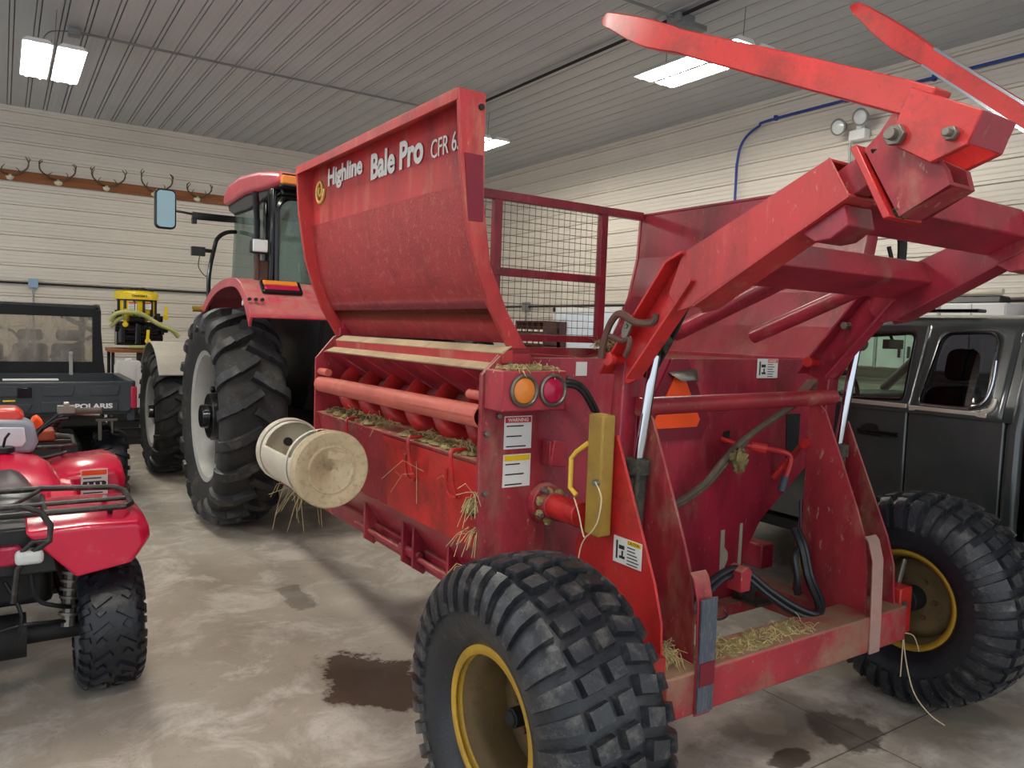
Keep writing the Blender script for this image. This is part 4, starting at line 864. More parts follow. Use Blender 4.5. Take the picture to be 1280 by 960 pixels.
# front fender (grey)
b = MB(); arc = [(9.45+.80*math.cos(math.radians(a)), .70+.80*math.sin(math.radians(a))) for a in range(35, 150, 10)]; b.sheet(arc, 'x', 1.38, 1.86, .02); b.box(1.84, 2.3, 9.4, 9.5, 1.0, 1.06); lab(b.build('front_fender', mat('pale_grey_fender', (186, 180, 168), .6, mott=.1, dust=(140, 125, 100), dust_amt=.2), T, bevel=.006), 'pale grey front fender')
b = MB(); arc = [(9.45+.80*math.cos(math.radians(a)), .70+.80*math.sin(math.radians(a))) for a in range(35, 150, 10)]; b.sheet(arc, 'x', 3.54, 4.02, .02); b.box(3.1, 3.56, 9.4, 9.5, 1.0, 1.06); b.build('front_fender', bpy.data.materials['pale_grey_fender'], T, bevel=.006)
# rear fenders
def fender(x0, x1, out):
    path = [(7.98, 1.62), (7.75, 1.86), (7.40, 2.02), (7.0, 2.10), (6.6, 2.115), (6.38, 2.08), (6.20, 1.98), (6.06, 1.84), (6.03, 1.79)]
    b = MB(); P = catmull([Vector((p[0], p[1], 0)) for p in path], 4); P = [(p.x, p.y) for p in P]
    b.sheet(P, 'x', x0, x1, .022)
    lip = [(p[0], p[1]-.0) for p in P]; inn = [(p[0]-(p[0]-6.92)*.06, p[1]-.075) for p in P]
    for i in range(len(P)-1): b.prism([lip[i], lip[i+1], inn[i+1], inn[i]], 'x', out-.012, out+.012)
    o = b.build('rear_fender', PINK, T, bevel=.004)
    return o
FL = fender(1.60, 2.26, 1.60); fender(3.14, 3.80, 3.80)
b = MB(); b.prism([(6.02, 1.78), (6.15, 1.9), (6.4, 2.05), (7.2, 2.05), (7.9, 1.6), (7.9, 1.2), (6.3, 1.2), (6.1, 1.5)], 'x', 2.14, 2.18); b.build('fender_liner', BLK, FL)
# fender lamp lies on the rear slope
n_ = Vector((0, -.64, .77)); t_ = Vector((0, .77, .64)); ux = Vector((1, 0, 0))
b = MB(); b.obox(Vector((1.89, 6.245, 2.035)), ux, t_, n_, .165, .075, .022); L1 = b.build('lamp_housing', BLKG, FL, bevel=.018, seg=3)
b = MB(); b.obox(Vector((1.885, 6.245, 2.035))+n_*.022+t_*.03, ux, t_, n_, .14, .028, .012); b.build('amber_lens', AMB, FL, bevel=.012, seg=3)
b = MB(); b.obox(Vector((1.885, 6.245, 2.035))+n_*.022-t_*.03, ux, t_, n_, .14, .028, .012); b.build('red_lens', RLENS, FL, bevel=.012, seg=3)
b = MB(); b.cyl((1.60, 6.25, 1.90), (1.585, 6.25, 1.90), .02, n=14); b.build('fender_reflector', CLEAR, FL)
for k in range(3):
    b = MB(); b.cyl((1.70-.05*k, 6.115-.0*k, 1.93), (1.70-.05*k, 6.09, 1.93), .014, n=10); b.build('fender_plug', BLK, FL)
# cab: pillars, glass, roof
b = MB()
def pil(p, q, w=.05): b.tube([p, q], w, 10)
for sx, s in ((1.93, 1), (3.47, -1)):
    for (y0, y1) in ((6.42, 6.42), (6.85, 6.95), (8.05, 7.85)):
        pass
xl, xr = 1.93, 3.45
def pillar(p, q, w, d, nm='pillar'):
    m_ = MB(); p = Vector(p); q = Vector(q); dd = (q-p).normalized(); a = Vector((1, 0, 0)); a = (a-dd*a.dot(dd)).normalized(); c = dd.cross(a)
    m_.obox((p+q)/2, a, c, dd, w, d, (q-p).length/2); return m_.build(nm, BLKG, T, bevel=.012)
for x, s in ((xl, -1), (xr, 1)):
    pillar((x+.08*s, 6.45, 1.95), (x+.05*s, 6.47, 2.86), .022, .05); pillar((x, 6.85, 2.0), (x-.02*s, 6.90, 2.86), .025, .035); pillar((x, 8.08, 1.7), (x-.06*s, 7.90, 2.88), .025, .035)
b = MB(); b.box(xl, xr, 6.42, 8.0, 2.80, 2.88); b.box(xl+.02, xr-.02, 6.42, 6.5, 1.85, 1.95); b.build('cab_frame', BLKG, T, bevel=.02)
b = MB(); b.prism([(6.9, 2.02), (8.05, 1.72), (7.88, 2.84), (6.9, 2.84)], 'x', xl-.012, xl-.006); b.build('side_glass', GL_CAB, T)
b = MB(); b.prism([(6.9, 2.02), (8.05, 1.72), (7.88, 2.84), (6.9, 2.84)], 'x', xr+.006, xr+.012); b.build('side_glass', GL_CAB, T)
def rring(x0, x1, z0, z1, r, y, w, n=8, zl=0):
    P = []
    for (cx, cz, a0) in ((x1-r, z1-r, 0), (x0+r, z1-r, 90), (x0+r, z0+zl+r, 180), (x1-r, z0+r, 270)):
        for k in range(n+1):
            a = math.radians(a0+90*k/n); P.append((cx+r*math.cos(a), cz+r*math.sin(a)))
    return P
P = rring(1.895, 3.485, 1.86, 2.79, .13, 0, 0); cxm = 2.69
b = MB(); b.prism(P, 'y', 6.40, 6.405); b.build('rear_glass', GL_CAB, T)
b = MB(); b.tube([(p[0], 6.40, p[1]) for p in P+[P[0]]], .022, 6); b.build('rear_window_seal', BLKG, T)
b = MB(); b.box(1.99, 3.39, 7.90, 7.905, 1.9, 2.85); b.build('windscreen', GL_CAB, T)
b = MB(); b.tube([(2.35, 6.385, 2.16), (2.2, 6.37, 2.19), (2.12, 6.38, 2.5), (2.25, 6.39, 2.62)], .008, 6, smooth=3); b.tube([(2.15, 6.38, 2.45), (2.45, 6.38, 2.55)], .01, 6); b.build('rear_wiper', BLK, T)
b = MB(); b.box(2.12, 2.2, 6.5, 6.53, 2.2, 2.27); b.build('paper_note', WHITES, T)
s_ = MB(); s_.box(2.45, 2.95, 7.0, 7.45, 1.9, 2.1); s_.prism([(6.95, 2.1), (7.1, 2.1), (7.0, 2.65), (6.88, 2.65)], 'x', 2.45, 2.95); s_.build('seat', SEATG, T, bevel=.05, seg=3)
s_ = MB(); s_.tube([(2.28, 6.8, 2.2), (2.34, 6.7, 2.34), (2.5, 6.75, 2.36)], .012, 6); s_.box(2.2, 2.42, 6.7, 7.3, 2.0, 2.12); s_.revolve([(0, .18), (.02, .195), (0, .21)], (2.7, 7.62, 2.25), 'y', 28); s_.build('controls', BLK, T, bevel=.01)
# roof
b = MB(); b.prism([(6.22, 2.87), (6.22, 2.96), (6.32, 2.985), (6.9, 3.075), (7.5, 3.12), (7.95, 3.10), (8.12, 3.02), (8.16, 2.92), (8.05, 2.905), (7.4, 2.93), (6.7, 2.885)], 'x', 1.86, 3.52); b.build('roof', PINK, T, bevel=.05, seg=4)
b = MB(); b.prism([(8.12, 2.93), (8.06, 2.85), (7.85, 2.79), (7.3, 2.78), (6.75, 2.82), (6.45, 2.85), (6.45, 2.89), (6.75, 2.90), (7.4, 2.94)], 'x', 1.90, 3.48); b.build('roof_lining', BLKD, T, bevel=.03, seg=3)
b = MB(); b.box(1.875, 2.34, 6.205, 6.3, 2.845, 2.95); lh = b.build('roof_lamp_panel', BLKG, T, bevel=.01)
b = MB(); b.box(1.87, 2.05, 6.19, 6.25, 2.865, 2.935); lab(b.build('turn_lamp', AMB, lh, bevel=.01), 'amber roof turn lamp')
b = MB(); b.cyl((2.13, 6.21, 2.90), (2.13, 6.18, 2.90), .05, .046, 20); b.build('work_lamp', CLEAR, lh, bevel=.01)
b = MB(); b.box(2.2, 2.3, 6.6, 6.7, 3.05, 3.075); b.build('roof_cap', BLK, T, bevel=.01)
# side work lamp on bracket
b = MB(); b.tube([(1.76, 6.46, 2.02), (1.755, 6.45, 2.15), (1.75, 6.44, 2.31)], .02, 8); b.box(1.73, 1.86, 6.44, 6.48, 2.02, 2.26); wl = b.build('lamp_bracket', RUST, T, bevel=.008)
b = MB(); b.box(1.675, 1.815, 6.35, 6.43, 2.31, 2.43); h = b.build('work_lamp', BLK, wl, bevel=.02, seg=3)
b = MB(); b.box(1.685, 1.805, 6.335, 6.352, 2.32, 2.42); lab(b.build('lamp_glass', CLEAR, wl, bevel=.014, seg=3), 'rectangular clear lamp glass')
b = MB(); b.tube([(1.80, 6.7, 2.85), (1.80, 6.65, 2.6), (1.79, 6.6, 2.1)], .026, 10); b.tube([(1.875, 6.56, 2.85), (1.875, 6.52, 2.6), (1.865, 6.5, 2.1)], .016, 10); b.build('air_duct', BLKG, T)
# mirror arm, big mirror, handrail with small mirror
b = MB(); b.box(1.52, 1.93, 7.84, 7.90, 2.72, 2.78); b.tube([(1.60, 7.87, 2.755), (1.36, 7.87, 2.775)], .012, 8); b.box(1.52, 1.56, 7.84, 7.9, 2.67, 2.72); ma = b.build('mirror_arm', BLKG, T, bevel=.01)
b = MB(); P = rring(1.19, 1.375, 2.595, 2.96, .045, 0, 0, 5); b.prism(P, 'y', 7.83, 7.90); b.build('mirror_head', BLK, ma, bevel=.012)
b = MB(); P = rring(1.205, 1.36, 2.61, 2.945, .035, 0, 0, 5); b.prism(P, 'y', 7.822, 7.828); b.build('mirror_glass', MIRR, ma)
b = MB(); b.tube([(1.90, 7.76, 2.62), (1.80, 7.72, 2.60), (1.72, 7.7, 2.54), (1.69, 7.7, 2.45), (1.64, 7.68, 2.2), (1.63, 7.66, 1.95), (1.63, 7.66, 1.6)], .02, 10, smooth=4); hr = b.build('handrail', BLKG, T)
b = MB(); b.box(1.48, 1.60, 7.66, 7.71, 2.355, 2.44); b.tube([(1.58, 7.69, 2.41), (1.69, 7.7, 2.41)], .018, 8); b.tube([(1.55, 7.66, 2.36), (1.54, 7.66, 2.25), (1.60, 7.66, 2.17), (1.65, 7.68, 2.17)], .005, 6, smooth=3); b.build('small_mirror', BLK, hr, bevel=.015)
b = MB(); b.cyl((1.50, 7.72, 1.86), (1.62, 7.72, 1.86), .028, n=12); b.build('marker_post', YELS, FL)
b = MB(); b.box(1.75, 2.2, 7.55, 8.0, .5, .55); b.box(1.75, 2.2, 7.55, 8.0, .8, .85); b.box(1.85, 2.3, 7.6, 8.0, 1.1, 1.15)
for x in (1.76, 2.18): b.box(x, x+.02, 7.6, 7.65, .5, 1.15)
b.build('cab_steps', BLKD, T, bevel=.005)
b = MB(); b.box(1.95, 2.35, 7.4, 8.6, .6, 1.05); b.build('fuel_tank', BLK, T, bevel=.06, seg=3)
# ---------------------------------------------------------------- antler board and antlers
b = MB(); b.box(-.55, 4.4, WY-.08, WY-.036, 3.745, 3.90); tag(b.build('antler_board', WOOD, bevel=.004), 'long brown board of mounted antlers along the back wall', 'board')
def antlers(px_x, w, h, seed, label):
    rnd = random.Random(seed); x = px_x; t = thing('antlers', label, 'antlers', (x, WY-.08, 3.8), 'deer antlers mounted along the brown board')
    b = MB(); b.blob((x, WY-.084, 3.79), .055, .03, .045, 10, .15); b.build('skull_plate', BONE, t)
    for s in (-1, 1):
        b = MB(); k = rnd.uniform(.9, 1.1)
        m = [Vector((x+s*.03, WY-.10, 3.82)), Vector((x+s*w*.5*k, WY-.16, 3.82+h*.1)), Vector((x+s*w*.92*k, WY-.22, 3.82+h*.4)), Vector((x+s*w*k, WY-.26, 3.82+h*.75)), Vector((x+s*w*.82*k, WY-.28, 3.82+h))]
        b.tube(m, [.017, .006], 6, smooth=4)
        for (i, l) in ((1, .6), (2, .7), (3, .45)):
            p = m[i]; q = p+Vector((-s*.02+rnd.uniform(-.03, .03), -.02, h*l*rnd.uniform(.5, .8))); b.tube([p, (p+q)/2+Vector((s*.02, -.02, 0)), q], [.012, .004], 5, smooth=3)
        b.build('antler', HORN, t)
antlers(.12, .22, .26, 1, 'antlers at the left end of the brown board, partly outside the photo')
antlers(.74, .23, .24, 2, 'antlers with a black and white skull plate, second from the left on the board')
antlers(1.40, .23, .25, 3, 'pale wide antlers, third from the left on the board')
antlers(2.10, .23, .29, 4, 'tall curved antlers in the middle of the board above the tractor mirror')
antlers(2.76, .19, .20, 5, 'small dark antlers just behind the tractor mirror top')
antlers(3.55, .20, .25, 6, 'faint grey antlers nearest the tractor cab roof')
# ---------------------------------------------------------------- yellow tank stand at the back
TK = thing('chemical_pump_tank', 'yellow mixing tank with black valves and yellow handles on a stand by the back wall', 'tank', (1.62, 12.4, 0))
b = MB(); b.revolve([(1.70, .0005), (1.70, .14), (1.76, .20), (1.82, .245), (2.0, .25), (2.02, .255)], (1.64, 12.4, 0), 'z', 40); b.build('tank_body', YELT, TK)
b = MB(); b.revolve([(2.02, .29), (2.10, .29), (2.135, .27), (2.15, .2), (2.15, .0005)], (1.64, 12.4, 0), 'z', 40); b.revolve([(2.02, .24), (2.02, .29)], (1.64, 12.4, 0), 'z', 40); ld = b.build('tank_lid', YELT, TK)
b = MB(); b.revolve([(2.0, .262), (2.02, .262)], (1.64, 12.4, 0), 'z', 40)
for k in range(6):
    a = math.radians(200+k*28); b.obox((1.64+.262*math.cos(a), 12.4+.262*math.sin(a), 1.9), Vector((-math.sin(a), math.cos(a), 0)), Vector((math.cos(a), math.sin(a), 0)), Vector((0, 0, 1)), .014, .012, .12)
b.build('tank_band', BLK, TK)
b = MB(); b.cyl((1.52, 12.3, 2.15), (1.52, 12.3, 2.185), .07, n=16); b.cyl((1.68, 12.3, 2.15), (1.68, 12.3, 2.19), .06, n=16); b.cyl((1.8, 12.35, 2.15), (1.8, 12.35, 2.18), .06, n=16); b.build('tank_cap', BLK, ld)
text('lettering', 'TANDEM II', INK, ld, (1.54, 12.105, 2.055), (1, 0, 0), ZU, .2, .03, .002, .02)
decal('tank_decal', TK, (1.50, 12.135, 1.86), (1, .0, 0), ZU, .11, .12, REDINK, 5); decal('tank_decal', TK, (1.70, 12.14, 1.88), (1, .1, 0), ZU, .1, .1, REDINK, 4)
b = MB()
for (x, y, z, r, l) in ((1.36, 12.2, 1.78, .05, .12), (1.42, 12.15, 1.62, .07, .18), (1.62, 12.15, 1.58, .07, .25), (1.78, 12.15, 1.56, .06, .2), (1.9, 12.2, 1.75, .045, .12), (1.62, 12.25, 1.72, .08, .2), (1.95, 12.2, 1.6, .05, .16)):
    b.cyl((x-l/2, y, z), (x+l/2, y, z), r, n=14); b.cyl((x, y-.02, z-.08), (x, y-.02, z+.08), r*.6, n=12)
b.cyl((1.38, 12.15, 1.47), (1.95, 12.15, 1.47), .06, n=16); b.cyl((1.42, 12.12, 1.40), (1.42, 12.12, 1.66), .05, n=12); b.cyl((1.62, 12.12, 1.38), (1.62, 12.12, 1.66), .05, n=12); b.box(1.36, 1.95, 12.2, 12.5, 1.36, 1.7)
vb = b.build('valve_body', BLKG, TK, bevel=.004)
for (x, z, l, y) in ((1.445, 1.66, .22, 12.0), (1.735, 1.43, .16, 12.0), (1.98, 1.78, .16, 12.05)):
    b = MB(); b.obox((x, y, z+l/2), Vector((1, 0, 0)), Vector((0, 1, 0)), Vector((.06, 0, 1)).normalized(), .02, .012, l/2); b.cyl((x, y-.015, z), (x, y+.015, z), .038, n=16); b.build('valve_handle', YELT, TK, bevel=.005)
b = MB(); b.tube([(1.26, 12.0, 1.70), (1.32, 11.95, 1.80), (1.48, 11.9, 1.835), (1.66, 11.9, 1.80), (1.86, 11.95, 1.68), (2.05, 12.0, 1.60), (2.15, 12.05, 1.50)], .032, 12, smooth=6); b.tube([(1.27, 12.05, 1.62), (1.36, 11.98, 1.73), (1.46, 12.0, 1.76)], .028, 10, smooth=4); b.tube([(1.5, 12.0, 1.345), (1.75, 11.98, 1.35), (2.0, 12.0, 1.34)], .022, 8); b.build('suction_hose', HOSEY, TK)
b = MB(); b.box(1.26, 2.05, 12.02, 12.7, 1.26, 1.31); b.build('shelf_board', WOOD, TK, bevel=.004)
b = MB()
for x in (1.3, 2.0):
    for y in (12.1, 12.6): b.box(x-.02, x+.02, y-.02, y+.02, 0, 1.26)
b.box(1.6, 2.0, 12.05, 12.1, 1.1, 1.26); b.build('stand_frame', BLKD, TK)
for k in range(2):
    b = MB(); x = 1.30+k*.36; y = 11.68; b.prism([(x, .51), (x+.32, .51), (x+.32, 1.08), (x+.29, 1.16), (x+.03, 1.16), (x, 1.08)], 'y', y, y+.3); b.cyl((x+.16, y+.1, 1.16), (x+.16, y+.1, 1.2), .04, n=16)
    for q in (.06, .25): b.box(x+q, x+q+.015, y-.012, y, .6, 1.1)
    tag(b.build('white_jug', WHITE, bevel=.015), ('left' if k == 0 else 'right')+' white jug on the dark crate below the yellow tank', 'jug', 'white jugs under the tank')
b = MB(); b.box(1.25, 2.02, 11.66, 12.0, 0, .51)
for z in (.1, .22, .34, .44): b.box(1.24, 2.03, 11.65, 12.0, z, z+.02)
tag(b.build('storage_crate', BLKD, bevel=.006), 'dark crate carrying the white jugs beside the tractor front tyre', 'crate')
# ---------------------------------------------------------------- red quad bike
Q = thing('quad_bike', 'glossy red quad bike with black racks at the left edge, seen from behind', 'quad bike', (0, 4.6, 0))
def qwheel(cx, cy, R, hw, nm):
    ty = Tyre([(0, R-.018), (hw*.5, R-.02), (hw*.85, R-.03), (hw*.98, R-.06), (hw, R-.10), (hw*.9, R-.13), (hw*.78, .15)], (cx, cy, R))
    b = MB(); N = 14
    for i in range(N):
        a = 2*math.pi*i/N
        for s in (1, -1):
            t = a+(0 if s > 0 else math.pi/N); Rr = R
            ty.lug(b, s*.012, t-.05, s*hw*.62, t+.10, .032, .03, .018, n=2)
            ty.lug(b, s*hw*.70, t-.06, s*(hw+.045), t+.02, .034, .045, .018, .008, n=4)
            ty.lug(b, s*hw*.30, t+.16, s*hw*.52, t+.24, .035, .03, .016, n=1)
            ty.lug(b, s*hw*.72, t+.15, s*(hw+.04), t+.21, .03, .04, .018, .008, n=4)
    o = ty.carcass(RUB, Q, nm, 60, lugs=b)
    b = MB(); b.revolve([(-hw*.7, .16), (-hw*.6, .14), (0, .12), (hw*.6, .14), (hw*.7, .16)], (cx, cy, R), 'x', 36); b.revolve([(0, .12), (.01, .0005)], (cx, cy, R), 'x', 24); b.build('rim', BLKG, o, solid=.004)
for s in (-1, 1): qwheel(s*.41, 4.02, .305, .13, 'rear_tyre'); qwheel(s*.43, 5.42, .30, .105, 'front_tyre')
b = MB(); b.cyl((-.35, 4.02, .30), (.35, 4.02, .30), .045, n=14); b.cyl((-.06, 4.02, .30), (.08, 4.02, .30), .10, n=18); b.tube([(.28, 4.02, .30), (.22, 4.5, .42)], .022, 8); b.tube([(-.28, 4.02, .30), (-.22, 4.5, .42)], .022, 8); b.build('rear_axle', BLKD, Q)
for sg in (1, -1):
    b = MB(); b.cyl((sg*.24, 3.95, .33), (sg*.27, 4.05, .66), .03, n=10)
    for k in range(7): b.cyl((sg*(.244+.003*k), 3.965+.01*k, .38+.035*k), (sg*(.246+.003*k), 3.967+.01*k, .392+.035*k), .045, n=12)
    b.build('shock_absorber', STEEL, Q)
b = MB(); b.box(0, .01, 4.3, 4.31, .4, .41)
for k in range(0): b.cyl((.244+.003*k, 3.965+.01*k, .38+.035*k), (.246+.003*k, 3.967+.01*k, .392+.035*k), .045, n=12)
b = MB(); b.tube([(-.1, 3.88, .36), (.05, 3.86, .40), (.18, 3.9, .38), (.27, 3.98, .34)], .008, 6, smooth=4); b.tube([(.10, 3.9, .62), (.12, 3.88, .5), (.2, 3.9, .45), (.26, 3.95, .42)], .010, 6, smooth=4); b.tube([(.0, 3.86, .6), (.06, 3.84, .45), (.03, 3.84, .33)], .008, 6, smooth=4); b.build('brake_cable', BLK, Q)
b = MB(); b.box(-.2, .2, 4.3, 5.3, .34, .70); b.box(-.16, .16, 3.98, 4.3, .45, .72); b.box(-.12, .12, 5.3, 5.7, .4, .65); b.cyl((-.42, 5.42, .30), (.42, 5.42, .30), .03, n=10); b.build('engine_frame', BLKD, Q, bevel=.03)
b = MB(); b.cyl((-.24, 3.95, .55), (-.22, 4.4, .58), .06, n=16); b.build('silencer', STEEL, Q, bevel=.01)
# rear fender: crowned body with skirt over the wheel
def loft(secs, m, name, parent, bevel=.008, sub=0, sm=35, seg=2):
    b = MB(); n = len(secs[0]); vs = [v for s in secs for v in s]
    f = [(i*n+k, i*n+(k+1) % n, (i+1)*n+(k+1) % n, (i+1)*n+k) for i in range(len(secs)-1) for k in range(n)]+[tuple(range(n)), tuple(range(len(secs)*n-1, (len(secs)-1)*n-1, -1))]
    b.add(vs, f); return b.build(name, m, parent, bevel=bevel, sub=sub, sm=sm, seg=seg)
for s in (1, -1):
    def sec(y, dz, o): return [(s*x, y, z) for x, z in ((.07, .855+dz), (.30, .862+dz), (.50, .855+dz), (.548+o, .82+dz), (.556+o, .76+dz), (.50+o, .675+dz), (.26, .630+dz*.5), (.15, .76+dz))]
    o = loft([sec(3.72, -.02, -.03), sec(3.76, 0, 0), sec(3.95, .012, .005), sec(4.25, .012, 0), sec(4.42, -.02, -.02), sec(4.52, -.10, -.05)], ATVRED, 'rear_fender', Q, bevel=.014, seg=3)
    def sec2(y, dz, o, dz0=-.06): dz = dz+dz0; return [(s*x, y, z) for x, z in ((.16, .87+dz), (.30, .935+dz), (.53, .955+dz), (.585+o, .93+dz), (.60+o, .87+dz), (.58+o, .70+dz), (.34, .66+dz), (.17, .66+dz))]
    fo = loft([sec2(4.92, -.03, -.02), sec2(4.96, 0, 0), sec2(5.2, .03, .01), sec2(5.5, .01, 0), sec2(5.72, -.08, -.04)], ATVRED, 'front_fender', Q, bevel=.02, seg=3)
    b = MB(); b.prism([(s*.53, .60), (s*.60, .68), (s*.605, .80), (s*.57, .74), (s*.50, .66)], 'y', 4.80, 4.93); b.build('mud_guard', BLK, fo, bevel=.006)
    b = MB(); b.prism([(s*.20, .33), (s*.46, .33), (s*.46, .37), (s*.20, .37)], 'y', 4.45, 4.95); b.build('foot_board', BLK, Q, bevel=.008)
decal('warning_decal', fo if False else Q, (.365, 4.908, .712), (1, 0, 0), ZU, .135, .17, ORANGE, 6)
b = MB()
for k in range(4): b.cyl((.385+k*.032, 4.905, .80), (.385+k*.032, 4.903, .80), .012, n=14)
b.build('warning_symbol', INK, Q)
# body centre: tail, seat, tank cover, dash, bars
b = MB(); b.prism([(-.20, .64), (.20, .64), (.17, .80), (.12, .85), (-.12, .85), (-.17, .80)], 'y', 3.78, 4.3); b.build('tail_cover', BLK, Q, bevel=.012)
b = MB(); b.box(.035, .14, 3.70, 3.78, .705, .765); lab(b.build('tail_lamp', CLEAR, Q, bevel=.02, seg=3), 'clear tail lamp')
b = MB(); b.box(-.06, .06, 3.74, 3.79, .70, .78); lab(b.build('tail_lamp', RLENS, Q, bevel=.01), 'red tail lamp')
def seat_sec(y, w, z0, h): return [(w*math.cos(a)*(1 if abs(math.cos(a)) < .9 else 1), y, z0+h*max(0, math.sin(a))**.6) for a in [math.pi*k/12 for k in range(13)]]
o = loft([seat_sec(*q) for q in ((4.10, .08, .82, .03), (4.13, .14, .82, .07), (4.25, .17, .82, .09), (4.5, .165, .82, .075), (4.68, .13, .82, .075), (4.80, .11, .82, .10), (4.90, .09, .82, .12), (4.95, .06, .82, .11))], mat('worn_grey_seat', (66, 66, 72), .36, mott=.12, mscale=6, dust=(140, 138, 135), dust_amt=.12), 'seat', Q, bevel=0, sm=60)
o = loft([[(x*w, y, z0+zz*h) for x, zz in ((-1, 0), (-1, .5), (-.75, .85), (0, 1), (.75, .85), (1, .5), (1, 0))] for (y, w, z0, h) in ((4.62, .26, .62, .12), (4.75, .30, .62, .27), (4.95, .28, .64, .35), (5.2, .22, .66, .33), (5.35, .18, .70, .24))], ATVRED, 'tank_cover', Q, bevel=.02, seg=3)
b = MB(); b.prism([(4.4, .62), (4.95, .56), (4.98, .84), (4.7, .82)], 'x', .19, .33); b.prism([(4.4, .62), (4.95, .56), (4.98, .84), (4.7, .82)], 'x', -.33, -.19); b.build('side_panel', ATVRED, Q, bevel=.02)
b = MB(); b.cyl((.0, 5.0, .99), (.0, 5.0, 1.02), .055, n=20); b.tube([(0, 5.0, 1.02), (.01, 4.98, 1.07), (.03, 4.97, 1.10)], .008, 6); b.build('fuel_cap', BLK, Q, bevel=.006)
b = MB(); b.prism([(-.2, 0.960), (.14, 0.960), (.17, 1.020), (.15, 1.120), (.10, 1.150), (-.1, 1.160), (-.2, 1.120)], 'y', 5.12, 5.34); ds = b.build('dash_pod', mat('silver_grey_plastic', (150, 156, 166), .35, mott=.06), Q, bevel=.02, seg=3)
b = MB(); b.prism([(-.18, 1.000), (.09, 1.000), (.11, 1.030), (.10, 1.110), (-.18, 1.120)], 'y', 5.108, 5.12); b.build('dash_plate', mat('scratched_white_plate', (222, 226, 232), .3, mott=.08), ds, bevel=.005)
b = MB(); b.prism([(-.2, 1.135), (.07, 1.135), (.11, 1.170), (.07, 1.215), (-.2, 1.225)], 'y', 5.14, 5.36); lab(b.build('headlamp_cover', mat('orange_red_plastic', (232, 62, 44), .3, mott=.05, coat=.5), ds, bevel=.02, seg=3), 'orange red pod top')
_n0 = len(bpy.data.objects)
BARS = []
b = MB(); b.tube([(-.1, 5.22, 1.0), (.05, 5.22, 1.05), (.18, 5.26, 1.12), (.27, 5.27, 1.175), (.33, 5.25, 1.185)], .014, 10, smooth=4); b.tube([(.12, 5.26, 1.02), (.2, 5.3, 1.12), (.3, 5.3, 1.2)], .008, 6, smooth=4); b.tube([(.1, 5.2, .95), (.16, 5.24, 1.1), (.27, 5.26, 1.21)], .008, 6, smooth=4); hb = b.build('handlebar', BLKG, Q); hb.location.z -= .045
b = MB(); b.cyl((.35, 5.25, 1.182), (.50, 5.21, 1.185), .019, n=14); b.build('grip', mat('worn_grey_grip', (84, 76, 68), .8, mott=.2), hb)
b = MB(); b.box(.27, .36, 5.22, 5.30, 1.17, 1.215); b.cyl((.30, 5.24, 1.22), (.33, 5.24, 1.22), .02, n=12); b.tube([(.34, 5.30, 1.17), (.42, 5.33, 1.15), (.5, 5.32, 1.145)], .008, 8); b.build('brake_lever', STEEL, hb, bevel=.006)
# racks
def rack(pts_list, nm):
    b = MB()
    for p, r in pts_list: b.tube(p, r, 8, smooth=0)
    return b.build(nm, mat('scuffed_black_rack', (34, 33, 34), .45, dust=(140, 120, 105), dust_amt=.25, dscale=18) if 'scuffed_black_rack' not in bpy.data.materials else bpy.data.materials['scuffed_black_rack'], Q)
Z = .90
rack([([(-.48, 3.80, Z), (.46, 3.80, Z), (.49, 3.86, Z), (.49, 4.10, Z+.01), (.45, 4.16, Z+.02), (.15, 4.20, Z+.03), (-.15, 4.20, Z+.03), (-.49, 4.10, Z+.01), (-.49, 3.86, Z)], .014),
      ([(-.48, 3.98, Z), (.48, 3.98, Z)], .011), ([(.02, 3.98, Z), (.14, 4.18, Z+.025)], .010), ([(-.15, 3.80, Z+.0), (-.15, 4.18, Z)], .01), ([(.15, 3.80, Z), (.15, 4.18, Z)], .01), ([(.40, 3.82, Z), (.40, 3.86, .84)], .012), ([(.40, 4.05, Z), (.40, 4.08, .84)], .012), ([(-.40, 3.82, Z), (-.40, 3.86, .84)], .012)], 'rear_rack')
rack([([(-.3, 3.74, Z+.05), (.06, 3.74, Z+.05), (.13, 3.74, Z+.02), (.165, 3.73, Z-.04), (.16, 3.72, Z-.10), (.08, 3.72, .74), (.045, 3.72, .69), (.03, 3.72, .55)], .013), ([(.15, 3.72, .80), (.10, 3.72, .80), (.06, 3.72, .76)], .01)], 'rack_guard')
rack([([(-.4, 5.35, 0.955), (.30, 5.35, 0.955), (.37, 5.4, 0.955), (.38, 5.8, 0.955), (.3, 5.9, 0.955), (-.4, 5.9, 0.955)], .013), ([(-.4, 5.6, 0.955), (.38, 5.6, 0.955)], .01), ([(.10, 5.33, .925), (.2, 5.3, .90), (.32, 5.32, .925)], .012), ([(.3, 5.4, .955), (.3, 5.4, .88)], .01), ([(-.3, 5.4, .955), (-.3, 5.4, .88)], .01)], 'front_rack')
t = thing('orange_chainsaw', 'small orange chainsaw body lying on the front rack of the red quad bike', 'chainsaw', (.18, 5.6, .97))
b = MB(); b.prism([(.10, .97), (.24, .97), (.23, 1.02), (.205, 1.09), (.18, 1.125), (.155, 1.11), (.11, 1.02)], 'y', 5.55, 5.68); b.build('motor_cover', ORANGE, t, bevel=.015)
b = MB(); b.box(.13, .27, 5.52, 5.70, .97, 1.035); b.build('side_case', mat('rusty_orange_case', (150, 70, 44), .6, mott=.25), t, bevel=.01)
